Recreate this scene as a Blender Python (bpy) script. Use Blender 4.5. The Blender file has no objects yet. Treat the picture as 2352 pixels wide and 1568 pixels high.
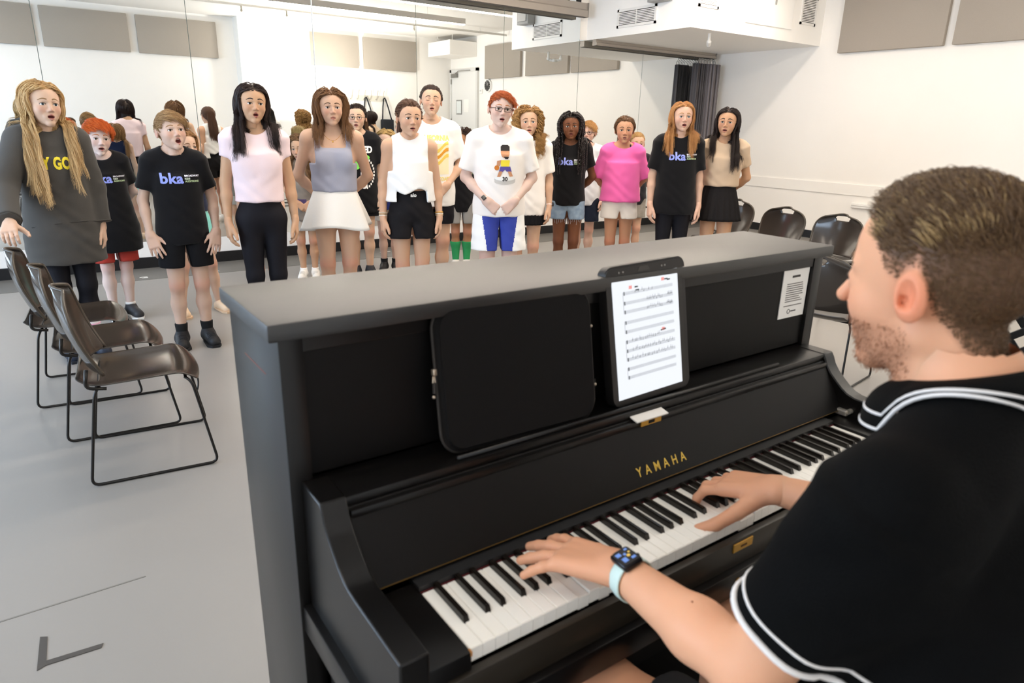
import bpy, bmesh, math, random
import numpy as np
from mathutils import Vector, Matrix
random.seed(3)
sc = bpy.context.scene
# ------------------------------------------------------------------ camera, world, light, exposure
CAM = (-.42861, -.68840, 1.47516)
cam = bpy.data.cameras.new('camera'); cam_o = bpy.data.objects.new('camera', cam); sc.collection.objects.link(cam_o)
R_, U_, D_ = Vector((.81730401, -.57575912, .0227066)), Vector((.15736827, .26095006, .95243913)), Vector((.55430081, .77485902, -.30388175))
M_ = Matrix((R_, U_, -D_)).transposed().to_4x4(); M_.translation = Vector(CAM); cam_o.matrix_world = M_
cam.sensor_width = 36; cam.lens = 1551.21/2352*36; cam.clip_start = .02
cam.dof.use_dof = True; cam.dof.focus_distance = 4.6; cam.dof.aperture_fstop = 5.6
sc.camera = cam_o
wd = bpy.data.worlds.new('daylight'); sc.world = wd; wd.use_nodes = True
wd.node_tree.nodes['Background'].inputs['Color'].default_value = (.62, .78, 1., 1); wd.node_tree.nodes['Background'].inputs['Strength'].default_value = 2.
vs = sc.view_settings; vs.view_transform = 'Standard'; vs.look = 'None'; vs.gamma = 1; vs.use_curve_mapping = False
vs.exposure = 1.28
LAMP = 27.      # brightness of the ceiling strips
def area(name, loc, rot, sx, sy, power, col):
    l = bpy.data.lights.new(name, 'AREA'); l.shape = 'RECTANGLE'; l.size = sx; l.size_y = sy; l.energy = power; l.color = col
    o = bpy.data.objects.new(name, l); sc.collection.objects.link(o); o.location = loc; o.rotation_euler = tuple(map(math.radians, rot)); return o
area('window_daylight', (-4.55, 3.2, 1.75), (0, -90, 0), 2.3, 5.2, 110, (.62, .79, 1.))
area('bounced_strobe', (5.3, .15, 1.45), (180, 0, 0), .3, .3, 62, (1., .95, .88))
sc.cycles.use_denoising = True; sc.cycles.max_bounces = 10; sc.cycles.diffuse_bounces = 5; sc.cycles.glossy_bounces = 5; sc.cycles.sample_clamp_indirect = 8
# ------------------------------------------------------------------ helpers
def srgb(h):
    h = h.lstrip('#'); c = [int(h[i:i+2], 16)/255 for i in (0, 2, 4)]
    return tuple(x/12.92 if x <= .04045 else ((x+.055)/1.055)**2.4 for x in c)

MATS = {}
def mat(name, col='#808080', rough=.5, metal=0., spec=.5, noise=0., nscale=20., bump=0., bscale=60., stretch=None,
        emit=None, estr=0., attr=None, trans=0., coat=0., sheen=0., col2=None, sss=0., ior=1.45):
    if name in MATS: return MATS[name]
    m = bpy.data.materials.new(name); m.use_nodes = True; MATS[name] = m
    nt = m.node_tree; N = nt.nodes; L = nt.links
    b = N['Principled BSDF']
    c = srgb(col) if isinstance(col, str) else col
    b.inputs['Base Color'].default_value = (*c, 1)
    b.inputs['Roughness'].default_value = rough; b.inputs['Metallic'].default_value = metal
    b.inputs['Specular IOR Level'].default_value = spec; b.inputs['IOR'].default_value = ior
    b.inputs['Transmission Weight'].default_value = trans; b.inputs['Coat Weight'].default_value = coat
    if sheen: b.inputs['Sheen Weight'].default_value = sheen; b.inputs['Sheen Roughness'].default_value = .5
    if sss:
        b.inputs['Subsurface Weight'].default_value = sss; b.inputs['Subsurface Radius'].default_value = (1, .35, .2)
        b.inputs['Subsurface Scale'].default_value = .006
    if emit:
        b.inputs['Emission Color'].default_value = (*srgb(emit), 1); b.inputs['Emission Strength'].default_value = estr
    src = None
    if attr:
        a = N.new('ShaderNodeAttribute'); a.attribute_name = attr; src = a.outputs['Color']
    if noise or bump:
        tc = N.new('ShaderNodeTexCoord'); mp = N.new('ShaderNodeMapping')
        L.new(tc.outputs['Object'], mp.inputs['Vector'])
        if stretch: mp.inputs['Scale'].default_value = stretch
    if noise:
        n = N.new('ShaderNodeTexNoise'); n.inputs['Scale'].default_value = nscale; n.inputs['Detail'].default_value = 4
        L.new(mp.outputs['Vector'], n.inputs['Vector'])
        mx = N.new('ShaderNodeMix'); mx.data_type = 'RGBA'; mx.blend_type = 'MULTIPLY' if not col2 else 'MIX'
        if col2:
            mx.inputs['A'].default_value = (*c, 1); mx.inputs['B'].default_value = (*srgb(col2), 1)
            rp = N.new('ShaderNodeMapRange'); rp.inputs['From Min'].default_value = .5-noise*.5; rp.inputs['From Max'].default_value = .5+noise*.5
            L.new(n.outputs['Fac'], rp.inputs['Value']); L.new(rp.outputs['Result'], mx.inputs['Factor'])
        else:
            mx.inputs['Factor'].default_value = 1
            rp = N.new('ShaderNodeMapRange'); rp.inputs['To Min'].default_value = 1-noise; rp.inputs['To Max'].default_value = 1+noise
            L.new(n.outputs['Fac'], rp.inputs['Value'])
            if src: L.new(src, mx.inputs['A'])
            else: mx.inputs['A'].default_value = (*c, 1)
            L.new(rp.outputs['Result'], mx.inputs['B'])
        src = mx.outputs['Result']
    if src: L.new(src, b.inputs['Base Color'])
    if bump:
        n2 = N.new('ShaderNodeTexNoise'); n2.inputs['Scale'].default_value = bscale; n2.inputs['Detail'].default_value = 3
        L.new(mp.outputs['Vector'], n2.inputs['Vector'])
        bp = N.new('ShaderNodeBump'); bp.inputs['Strength'].default_value = bump; bp.inputs['Distance'].default_value = .01
        L.new(n2.outputs['Fac'], bp.inputs['Height']); L.new(bp.outputs['Normal'], b.inputs['Normal'])
    return m

COL = bpy.context.scene.collection
def link(o, parent=None):
    COL.objects.link(o)
    if parent is not None: o.parent = parent
    return o
def thing(name, label, cat, loc=(0, 0, 0), rz=0, group=None):
    o = bpy.data.objects.new(name, None); o.empty_display_size = .1; link(o)
    o.location = loc; o.rotation_euler = (0, 0, rz); o['label'] = label; o['category'] = cat
    if group: o['group'] = group
    return o
def tag(o, label, cat, group=None):
    o['label'] = label; o['category'] = cat
    if group: o['group'] = group
    return o
def mesh_np(name, V, F, m, parent=None, smooth=True, color=None, mi=None):
    """V (n,3) array, F (m,4) or (m,3) int array, or list of faces"""
    me = bpy.data.meshes.new(name)
    if isinstance(F, np.ndarray):
        k = F.shape[1]; n = len(F)
        me.vertices.add(len(V)); me.vertices.foreach_set('co', np.asarray(V, np.float32).ravel())
        me.loops.add(n*k); me.loops.foreach_set('vertex_index', F.astype(np.int32).ravel())
        me.polygons.add(n); me.polygons.foreach_set('loop_start', np.arange(0, n*k, k, dtype=np.int32))
        me.update(calc_edges=True)
    else:
        me.from_pydata([tuple(map(float, v)) for v in V], [], [tuple(int(i) for i in f) for f in F]); me.update()
    me.polygons.foreach_set('use_smooth', np.full(len(me.polygons), bool(smooth)))
    for mm in (m if isinstance(m, (list, tuple)) else [m]): me.materials.append(mm)
    if mi is not None: me.polygons.foreach_set('material_index', np.asarray(mi, np.int32))
    if color is not None:
        a = me.color_attributes.new('Col', 'FLOAT_COLOR', 'POINT')
        c = np.ones((len(V), 4), np.float32); c[:, :3] = color; a.data.foreach_set('color', c.ravel())
    o = bpy.data.objects.new(name, me); link(o, parent)
    return o

class MB:
    """collects simple shapes into ONE mesh"""
    def __init__(s): s.v = []; s.f = []
    def add(s, V, F):
        b = len(s.v); s.v += [tuple(map(float, p)) for p in V]; s.f += [tuple(i+b for i in f) for f in F]; return s
    def box(s, lo, hi, bev=0.):
        x0, y0, z0 = lo; x1, y1, z1 = hi
        if bev <= 0:
            return s.add([(x0,y0,z0),(x1,y0,z0),(x1,y1,z0),(x0,y1,z0),(x0,y0,z1),(x1,y0,z1),(x1,y1,z1),(x0,y1,z1)],
                         [(0,3,2,1),(4,5,6,7),(0,1,5,4),(1,2,6,5),(2,3,7,6),(3,0,4,7)])
        bm = bmesh.new(); bmesh.ops.create_cube(bm, size=1)
        for v in bm.verts: v.co = Vector(((x0+x1)/2+v.co.x*(x1-x0), (y0+y1)/2+v.co.y*(y1-y0), (z0+z1)/2+v.co.z*(z1-z0)))
        bmesh.ops.bevel(bm, geom=bm.edges[:], offset=bev, segments=2, affect='EDGES', profile=.6)
        return s.bm(bm)
    def bm(s, bm):
        bm.verts.index_update(); s.add([v.co[:] for v in bm.verts], [[v.index for v in f.verts] for f in bm.faces]); bm.free(); return s
    def prism(s, poly, axis, a, b):
        """extrude 2D polygon along axis between a and b; poly in the two other axes (cyclic order)"""
        def P(p, t):
            return (t, p[0], p[1]) if axis == 'x' else (p[0], t, p[1]) if axis == 'y' else (p[0], p[1], t)
        n = len(poly)
        V = [P(p, a) for p in poly]+[P(p, b) for p in poly]
        F = [tuple(range(n))[::-1], tuple(range(n, 2*n))]+[(i, (i+1) % n, n+(i+1) % n, n+i) for i in range(n)]
        return s.add(V, F)
    def tube(s, pts, r, n=8, closed=False, caps=True):
        pts = [Vector(p) for p in pts]; m = len(pts); rr = r if isinstance(r, (list, tuple)) else [r]*m
        rings = []; prev = None
        for i, p in enumerate(pts):
            a = pts[(i-1) % m] if (closed or i > 0) else p
            c = pts[(i+1) % m] if (closed or i < m-1) else p
            t = (c-a).normalized()
            if prev is None:
                u = t.orthogonal().normalized()
            else:
                u = (prev-t*prev.dot(t)); u = u.normalized() if u.length > 1e-6 else t.orthogonal().normalized()
            prev = u; w = t.cross(u)
            rings.append([p+(u*math.cos(2*math.pi*k/n)+w*math.sin(2*math.pi*k/n))*rr[i] for k in range(n)])
        V = [v for R_ in rings for v in R_]; F = []
        for i in range(m if closed else m-1):
            j = (i+1) % m
            for k in range(n): F.append((i*n+k, i*n+(k+1) % n, j*n+(k+1) % n, j*n+k))
        if caps and not closed: F += [tuple(range(n))[::-1], tuple((m-1)*n+k for k in range(n))]
        return s.add(V, F)
    def cyl(s, c, r, h, n=20, axis='z', r2=None):
        d = {'x': Vector((1,0,0)), 'y': Vector((0,1,0)), 'z': Vector((0,0,1))}[axis]
        return s.tube([Vector(c), Vector(c)+d*h], [r, r if r2 is None else r2], n)
    def sphere(s, c, r, seg=16, rings=10):
        bm = bmesh.new(); bmesh.ops.create_uvsphere(bm, u_segments=seg, v_segments=rings, radius=1)
        R3 = r if isinstance(r, (tuple, list)) else (r, r, r)
        for v in bm.verts: v.co = Vector((c[0]+v.co.x*R3[0], c[1]+v.co.y*R3[1], c[2]+v.co.z*R3[2]))
        return s.bm(bm)
    def rot(s, M, start=0):
        for i in range(start, len(s.v)): s.v[i] = tuple(M @ Vector(s.v[i]))
        return s
    def build(s, name, m, parent=None, smooth=False, auto=None):
        o = mesh_np(name, s.v, s.f, m, parent, smooth)
        if smooth and auto: o.data.set_sharp_from_angle(angle=math.radians(auto))
        return o

def rrect(x0, x1, y0, y1, r, n=6):
    P = []
    for cx_, cy_, a0 in ((x1-r, y1-r, 0), (x0+r, y1-r, 90), (x0+r, y0+r, 180), (x1-r, y0+r, 270)):
        for k in range(n+1):
            a = math.radians(a0+90*k/n); P.append((cx_+r*math.cos(a), cy_+r*math.sin(a)))
    return P

def text_mesh(txt, size, bold=0., xscale=1., spacing=1.):
    """returns (V, F) in the XY plane, centred in x, base at y=0"""
    cu = bpy.data.curves.new('lettering', 'FONT'); cu.body = txt; cu.size = size; cu.offset = bold; cu.space_character = spacing
    cu.align_x = 'LEFT'; cu.resolution_u = 3
    o = bpy.data.objects.new('lettering', cu); COL.objects.link(o)
    dg = bpy.context.evaluated_depsgraph_get(); me = bpy.data.meshes.new_from_object(o.evaluated_get(dg))
    bm = bmesh.new(); bm.from_mesh(me)
    bmesh.ops.triangulate(bm, faces=bm.faces[:])
    for _ in range(2):
        ed = [e for e in bm.edges if e.calc_length() > size*.22]
        if ed: bmesh.ops.subdivide_edges(bm, edges=ed, cuts=1); bmesh.ops.triangulate(bm, faces=bm.faces[:])
    V = np.array([v.co[:] for v in bm.verts], float).reshape(-1, 3); F = [[v.index for v in f.verts] for f in bm.faces]
    bm.free(); bpy.data.objects.remove(o); bpy.data.curves.remove(cu); bpy.data.meshes.remove(me)
    if len(V): V[:, 0] *= xscale; V[:, 0] -= (V[:, 0].min()+V[:, 0].max())/2
    return V, F

# ------------------------------------------------------------------ signed distance modelling
f32 = np.float32
def A(*p): return np.array(p, f32)
def cone(P, a, b, ra, rb):
    a = np.asarray(a, f32); b = np.asarray(b, f32); ba = b-a
    t = np.clip(((P-a)@ba)/f32(ba@ba+1e-12), 0, 1)
    return np.sqrt(((P-a-t[:, None]*ba)**2).sum(1))-(ra+t*(rb-ra))
def capcone(P, a, b, ra, rb):
    a = np.asarray(a, f32); b = np.asarray(b, f32); ba = b-a; L = f32(np.sqrt(ba@ba)); u = ba/L
    s = (P-a)@u; q = P-a-s[:, None]*u; t = np.clip(s/L, 0, 1)
    return np.maximum(np.sqrt((q*q).sum(1))-(ra+t*(rb-ra)), np.maximum(-s, s-L))
def ell(P, c, r):
    r = np.asarray(r, f32); q = (P-np.asarray(c, f32))/r
    k0 = np.sqrt((q*q).sum(1)); k1 = np.sqrt(((q/r)**2).sum(1))+f32(1e-9)
    return k0*(k0-1)/k1
def ecyl(P, c, rx, ry, z0, z1):
    """vertical elliptical cylinder, rx/ry may be arrays; cut at z0..z1"""
    x = (P[:, 0]-c[0])/rx; y = (P[:, 1]-c[1])/ry
    k0 = np.sqrt(x*x+y*y); k1 = np.sqrt((x/rx)**2+(y/ry)**2)+f32(1e-9)
    return np.maximum(k0*(k0-1)/k1, np.maximum(z0-P[:, 2], P[:, 2]-z1))
def smin(a, b, k):
    h = np.clip(.5+.5*(b-a)/k, 0, 1)
    return b+(a-b)*h-k*h*(1-h)
def smax(a, b, k): return -smin(-a, -b, k)

def surfnets(fn, lo, hi, h, st=4):
    lo = np.asarray(lo, f32); n = np.ceil((np.asarray(hi, f32)-lo)/h).astype(int)+1
    n = ((n+st-2)//st)*st+1
    nc = (n-1)//st+1
    def pts(I, J, K): return np.stack([lo[0]+I*f32(h), lo[1]+J*f32(h), lo[2]+K*f32(h)], -1).astype(f32)
    gi = np.meshgrid(*[np.arange(c)*st for c in nc], indexing='ij')
    Dc = fn(pts(*[g.ravel() for g in gi])).reshape(nc).astype(f32)
    bm_ = np.full(tuple(nc-1), np.inf, f32); mn = np.full(tuple(nc-1), np.inf, f32); mx = np.full(tuple(nc-1), -np.inf, f32)
    for a in (0, 1):
        for b in (0, 1):
            for c in (0, 1):
                d = Dc[a:nc[0]-1+a, b:nc[1]-1+b, c:nc[2]-1+c]
                bm_ = np.minimum(bm_, np.abs(d)); mn = np.minimum(mn, d); mx = np.maximum(mx, d)
    act = (bm_ < h*st*1.3) | ((mn < 0) & (mx > 0))
    D = np.full(tuple(n), 1., f32)
    up = np.repeat(np.repeat(np.repeat(np.where(mx < 0, -1., 1.).astype(f32), st, 0), st, 1), st, 2)
    D[:n[0]-1, :n[1]-1, :n[2]-1] = up
    need = np.zeros(tuple(n), bool)
    need[:n[0]-1, :n[1]-1, :n[2]-1] = np.repeat(np.repeat(np.repeat(act, st, 0), st, 1), st, 2)
    ai, aj, ak = np.nonzero(act)
    for a in (0, 1):      # also the far faces of active blocks
        for b in (0, 1):
            for c in (0, 1):
                if a+b+c == 0: continue
    nd = need.copy(); nd[1:] |= need[:-1]; nd[:, 1:] |= nd[:, :-1].copy(); nd[:, :, 1:] |= nd[:, :, :-1].copy()
    I, J, K = np.nonzero(nd)
    P = pts(I, J, K); out = np.empty(len(P), f32)
    for s in range(0, len(P), 200000): out[s:s+200000] = fn(P[s:s+200000])
    D[I, J, K] = out
    ins = D < 0
    cnt = np.zeros(tuple(n-1), np.int8)
    for a in (0, 1):
        for b in (0, 1):
            for c in (0, 1): cnt += ins[a:n[0]-1+a, b:n[1]-1+b, c:n[2]-1+c]
    ci, cj, ck = np.nonzero((cnt > 0) & (cnt < 8))
    cor = [(a, b, c) for a in (0, 1) for b in (0, 1) for c in (0, 1)]
    dv = np.stack([D[ci+a, cj+b, ck+c] for a, b, c in cor], 1)
    S = np.zeros((len(ci), 3), f32); W = np.zeros(len(ci), f32)
    for p in range(8):
        for q in range(p+1, 8):
            if sum(x != y for x, y in zip(cor[p], cor[q])) != 1: continue
            m_ = (dv[:, p] < 0) != (dv[:, q] < 0)
            t = np.where(m_, dv[:, p]/(dv[:, p]-dv[:, q]+1e-20), 0)[:, None]
            S += np.where(m_[:, None], np.array(cor[p], f32)+t*(np.array(cor[q], f32)-np.array(cor[p], f32)), 0); W += m_
    V = lo+(np.stack([ci, cj, ck], 1)+S/W[:, None])*f32(h)
    idx = np.full(tuple(n-1), -1, np.int32); idx[ci, cj, ck] = np.arange(len(ci))
    Q = []
    for ax in range(3):
        sl0 = [slice(1, n[k]-1) for k in range(3)]; sl0[ax] = slice(0, n[ax]-1); sl1 = list(sl0); sl1[ax] = slice(1, n[ax])
        a0 = ins[tuple(sl0)]; a1 = ins[tuple(sl1)]
        e = np.nonzero(a0 != a1)
        if len(e[0]) == 0: continue
        fl = a0[e]; g = [e[k]+(0 if k == ax else 1) for k in range(3)]
        u, v = (ax+1) % 3, (ax+2) % 3
        def at(du, dv_):
            c = [x.copy() for x in g]; c[u] -= du; c[v] -= dv_
            return idx[c[0], c[1], c[2]]
        q = np.stack([at(1, 1), at(0, 1), at(0, 0), at(1, 0)], 1)
        q[~fl] = q[~fl][:, ::-1]; Q.append(q)
    F = np.concatenate(Q) if Q else np.zeros((0, 4), int)
    F = F[(F >= 0).all(1)]
    return V, F
def relax(V, F, it=2, lam=.5):
    n = len(V)
    for _ in range(it):
        s = np.zeros((n, 3), np.float64); c = np.zeros(n)
        for a in range(4):
            for b in ((a+1) % 4, (a+3) % 4):
                np.add.at(c, F[:, a], 1)
                for k in range(3): s[:, k] += np.bincount(F[:, a], V[F[:, b], k], n)
        V = V+lam*(s/np.maximum(c, 1)[:, None]-V)
    return V.astype(f32)
def grad(fn, P, e=.002):
    g = np.stack([fn(P+A(*(e if k == i else 0 for k in range(3))))-fn(P-A(*(e if k == i else 0 for k in range(3)))) for i in range(3)], 1)
    return g/(np.sqrt((g*g).sum(1))[:, None]+1e-9)
def march(fn, P, d, steps=40, maxd=2.):
    P = P.astype(f32).copy(); d = np.asarray(d, f32); t = np.zeros(len(P), f32)
    for _ in range(steps):
        s = fn(P+t[:, None]*d); t = np.minimum(t+np.maximum(s, -.01)*.8, maxd)
    return P+t[:, None]*d
# ------------------------------------------------------------------ people
rng = np.random.default_rng(7)
def rotm(yaw=0, pitch=0, roll=0):
    """columns = images of local x,y,z; yaw about z, pitch>0 tips the face (-y) upward, roll about y"""
    y, p, r = map(math.radians, (yaw, pitch, roll))
    Z = np.array([[math.cos(y), -math.sin(y), 0], [math.sin(y), math.cos(y), 0], [0, 0, 1]])
    X = np.array([[1, 0, 0], [0, math.cos(p), math.sin(p)], [0, -math.sin(p), math.cos(p)]])
    Y = np.array([[math.cos(r), 0, math.sin(r)], [0, 1, 0], [-math.sin(r), 0, math.cos(r)]])
    return (Z@X@Y).astype(f32)

class Head:
    """unit head: chin z=-.5, crown z=.5, face towards -y"""
    def __init__(s, jaw=1., wide=1., mouth=.03, mw=1., eye=1., nose=1., cheek=1., neck=.18, ear=1., male=0.):
        s.__dict__.update(locals())
    def lips(s, Q):
        o = s.mouth/2; m = s.mw; r = []
        for k in (-1, 1):
            r.append(cone(Q, (k*.090*m, -.352, -.285), (k*.012, -.394, -.263+o), .008, .017))
            r.append(cone(Q, (k*.084*m, -.350, -.291), (0, -.388, -.317-o), .008, .022))
        return np.minimum.reduce(r)
    def cav(s, Q): return ell(Q, (0, -.39, -.288), (.074*s.mw, .10, .004+s.mouth*.62))
    def __call__(s, Q):
        w = s.wide
        d = ell(Q, (0, .03, .13), (.335*w, .425, .372))
        d = smin(d, ell(Q, (0, -.125, -.12), (.262*w, .262, .35)), .10)
        for k in (-1, 1):
            d = smin(d, cone(Q, (k*.175*w*s.jaw, .03, -.235), (k*.03, -.265, -.415), .085, .07), .07)
            d = smin(d, ell(Q, (k*.15*w, -.225, -.12), (.115, .12*s.cheek, .12)), .07)
            d = smin(d, cone(Q, (k*.05, -.368, .075), (k*.19, -.295, .08), .028, .03), .05)
        d = smin(d, ell(Q, (0, -.285, -.425), (.088*s.jaw, .085, .072)), .05)
        d = smin(d, ell(Q, (0, -.305, -.275), (.14, .085, .11)), .05)
        for k in (-1, 1):
            d = smax(d, -ell(Q, (k*.138, -.405, .0), (.078, .055, .05)), .045)
            d = smin(d, ell(Q, (k*.138, -.308, -.005), (.076, .074, .070)), .02)
        n = cone(Q, (0, -.372, .045), (0, -.405-.035*s.nose, -.130), .022, .042)
        for k in (-1, 1): n = smin(n, ell(Q, (k*.045, -.398, -.152), (.032, .040, .028)), .03)
        d = smin(d, n, .035)
        for k in (-1, 1): d = smax(d, -ell(Q, (k*.022, -.425, -.182), (.013, .02, .014)), .01)
        d = smin(d, s.lips(Q), .018)
        d = smax(d, -s.cav(Q), .010)
        if s.eye > 0:
            for k in (-1, 1): d = smax(d, -ell(Q, (k*.139, -.39, -.006), (.064, .10, .027*s.eye)), .008)
        for k in (-1, 1):
            e = ell(Q, (k*.335*w, .045, -.025), (.038*s.ear, .078, .125))
            e = smax(e, -ell(Q, (k*.372*w, .034, -.012), (.036, .046, .080)), .012); e = smax(e, -ell(Q, (k*.345*w, .014, -.045), (.040, .020, .030)), .01)
            d = smin(d, e, .022)
        d = smin(d, cone(Q, (0, .075, -.27), (0, .115, -.82), s.neck, s.neck*1.04), .06)
        return d
PH = np.array([0, .5, .85, 1.1, 1.3, 1.5, 1.75, 2.0, 2.5, 3.15]); HZ = np.array([.315, .315, .25, .13, .0, .02, .04, -.14, -.27, -.30])
def scalp(Q, hz=HZ, lift=0.):
    """>0 inside the hair-bearing region (head units)"""
    ph = np.arctan2(np.abs(Q[:, 0]), -Q[:, 1])
    return Q[:, 2]-np.interp(ph, PH, hz)-lift

def hair_mat(name, c1, c2, rough=.42):
    key = 'hair_'+name
    if key in MATS: return MATS[key]
    m = bpy.data.materials.new(key); m.use_nodes = True; MATS[key] = m; nt = m.node_tree
    b = nt.nodes['Principled BSDF']; b.inputs['Roughness'].default_value = rough; b.inputs['Specular IOR Level'].default_value = .35
    hi = nt.nodes.new('ShaderNodeHairInfo'); mx = nt.nodes.new('ShaderNodeMix'); mx.data_type = 'RGBA'
    mx.inputs['A'].default_value = (*srgb(c1), 1); mx.inputs['B'].default_value = (*srgb(c2), 1)
    nt.links.new(hi.outputs['Random'], mx.inputs['Factor']); nt.links.new(mx.outputs['Result'], b.inputs['Base Color'])
    return m
def make_curves(name, P, rad, m, parent):
    """P (n, k, 3); rad (k,) or (n,k)"""
    n, k, _ = P.shape
    cu = bpy.data.hair_curves.new(name); cu.add_curves([k]*n)
    cu.attributes['position'].data.foreach_set('vector', P.astype(np.float32).ravel())
    ra = cu.attributes.get('radius') or cu.attributes.new('radius', 'FLOAT', 'POINT')
    ra.data.foreach_set('value', np.broadcast_to(rad, (n, k)).astype(np.float32).ravel())
    cu.materials.append(m)
    o = bpy.data.objects.new(name, cu); link(o, parent); return o

FING = [(.168, .43), (.057, .48), (-.058, .445), (-.165, .35)]   # index..pinky: lateral place, length
def hand_segments(curl=(.35, .35, .35, .35), spread=.10, thumb=(.55, .72, -.38), tbend=.3, curl0=None, mid=1.15, tl=1.):
    """list of finger chains in hand units (u along, v thumb side, w back of the hand)"""
    ch = []
    for i, (v, L) in enumerate(FING):
        p = np.array([.50-.02*abs(i-1), v, 0.]); segs = []
        sp = spread*(1.5-i); c = curl[i]; a = c*.75 if curl0 is None else curl0[i]
        rad = [.057, .052, .047, .041] if i < 3 else [.050, .046, .041, .036]
        for j, fr in enumerate((.46, .30, .24)):
            dirv = np.array([math.cos(a)*math.cos(sp), math.cos(a)*math.sin(sp), -math.sin(a)])
            q = p+dirv*L*fr; segs.append((p, q, rad[j], rad[j+1])); p = q; a += c*(mid if j == 0 else .7)
        ch.append(segs)
    t = np.array(thumb, float); t /= np.linalg.norm(t)
    p0 = np.array([.10, .10, -.03]); p1 = p0+t*.26*tl; t2 = t*(1-tbend)+np.array([1, 0, 0])*tbend; t2 /= np.linalg.norm(t2); p2 = p1+t2*.20*tl
    t3 = t2*.6+np.array([1, -.1, -.05])*.4; t3 /= np.linalg.norm(t3); p3 = p2+t3*.15*tl
    ch.append([(p0, p1, .098, .078), (p1, p2, .075, .066), (p2, p3, .066, .052)])
    return ch
def hand_fn(ch):
    def fn(Q):
        d = None
        for v, _ in FING:
            e = cone(Q, (-.02, v*.55, 0), (.50, v, 0), .10, .072)
            d = e if d is None else smin(d, e, .06)
        d = smin(d, cone(Q, (-.12, 0, .0), (.05, 0, 0), .130, .125), .08)
        for i, segs in enumerate(ch):
            e = None
            for a, b, ra, rb in segs:
                q = cone(Q, a, b, ra, rb); e = q if e is None else smin(e, q, .02)
            d = smin(d, e, .022 if i < 4 else .06)
        return d
    return fn
def build_hand(wrist, U, Vd, palm, hl, h, **kw):
    U = np.asarray(U, float); U /= np.linalg.norm(U)
    W = -np.asarray(palm, float); W -= U*(W@U); W /= np.linalg.norm(W)
    V_ = np.asarray(Vd, float); V_ -= U*(V_@U); V_ -= W*(V_@W); V_ /= np.linalg.norm(V_)
    ch = hand_segments(**kw)
    pts = np.array([p for s_ in ch for sg in s_ for p in sg[:2]])
    lo = np.minimum(pts.min(0), (-.36, -.2, -.14))-.12; hi = np.maximum(pts.max(0), (.5, .2, .14))+.12
    V, F = surfnets(hand_fn(ch), lo, hi, h/hl); V = relax(V, F, 1, .4)
    M = np.stack([U, V_, W], 1)
    if np.linalg.det(M) < 0: F = F[:, ::-1]
    nails = []
    for i, s_ in enumerate(ch):
        a, b, ra, rb = s_[-1]; nails.append((b, rb))
    return (V@M.T)*hl+np.asarray(wrist), F, V

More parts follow.
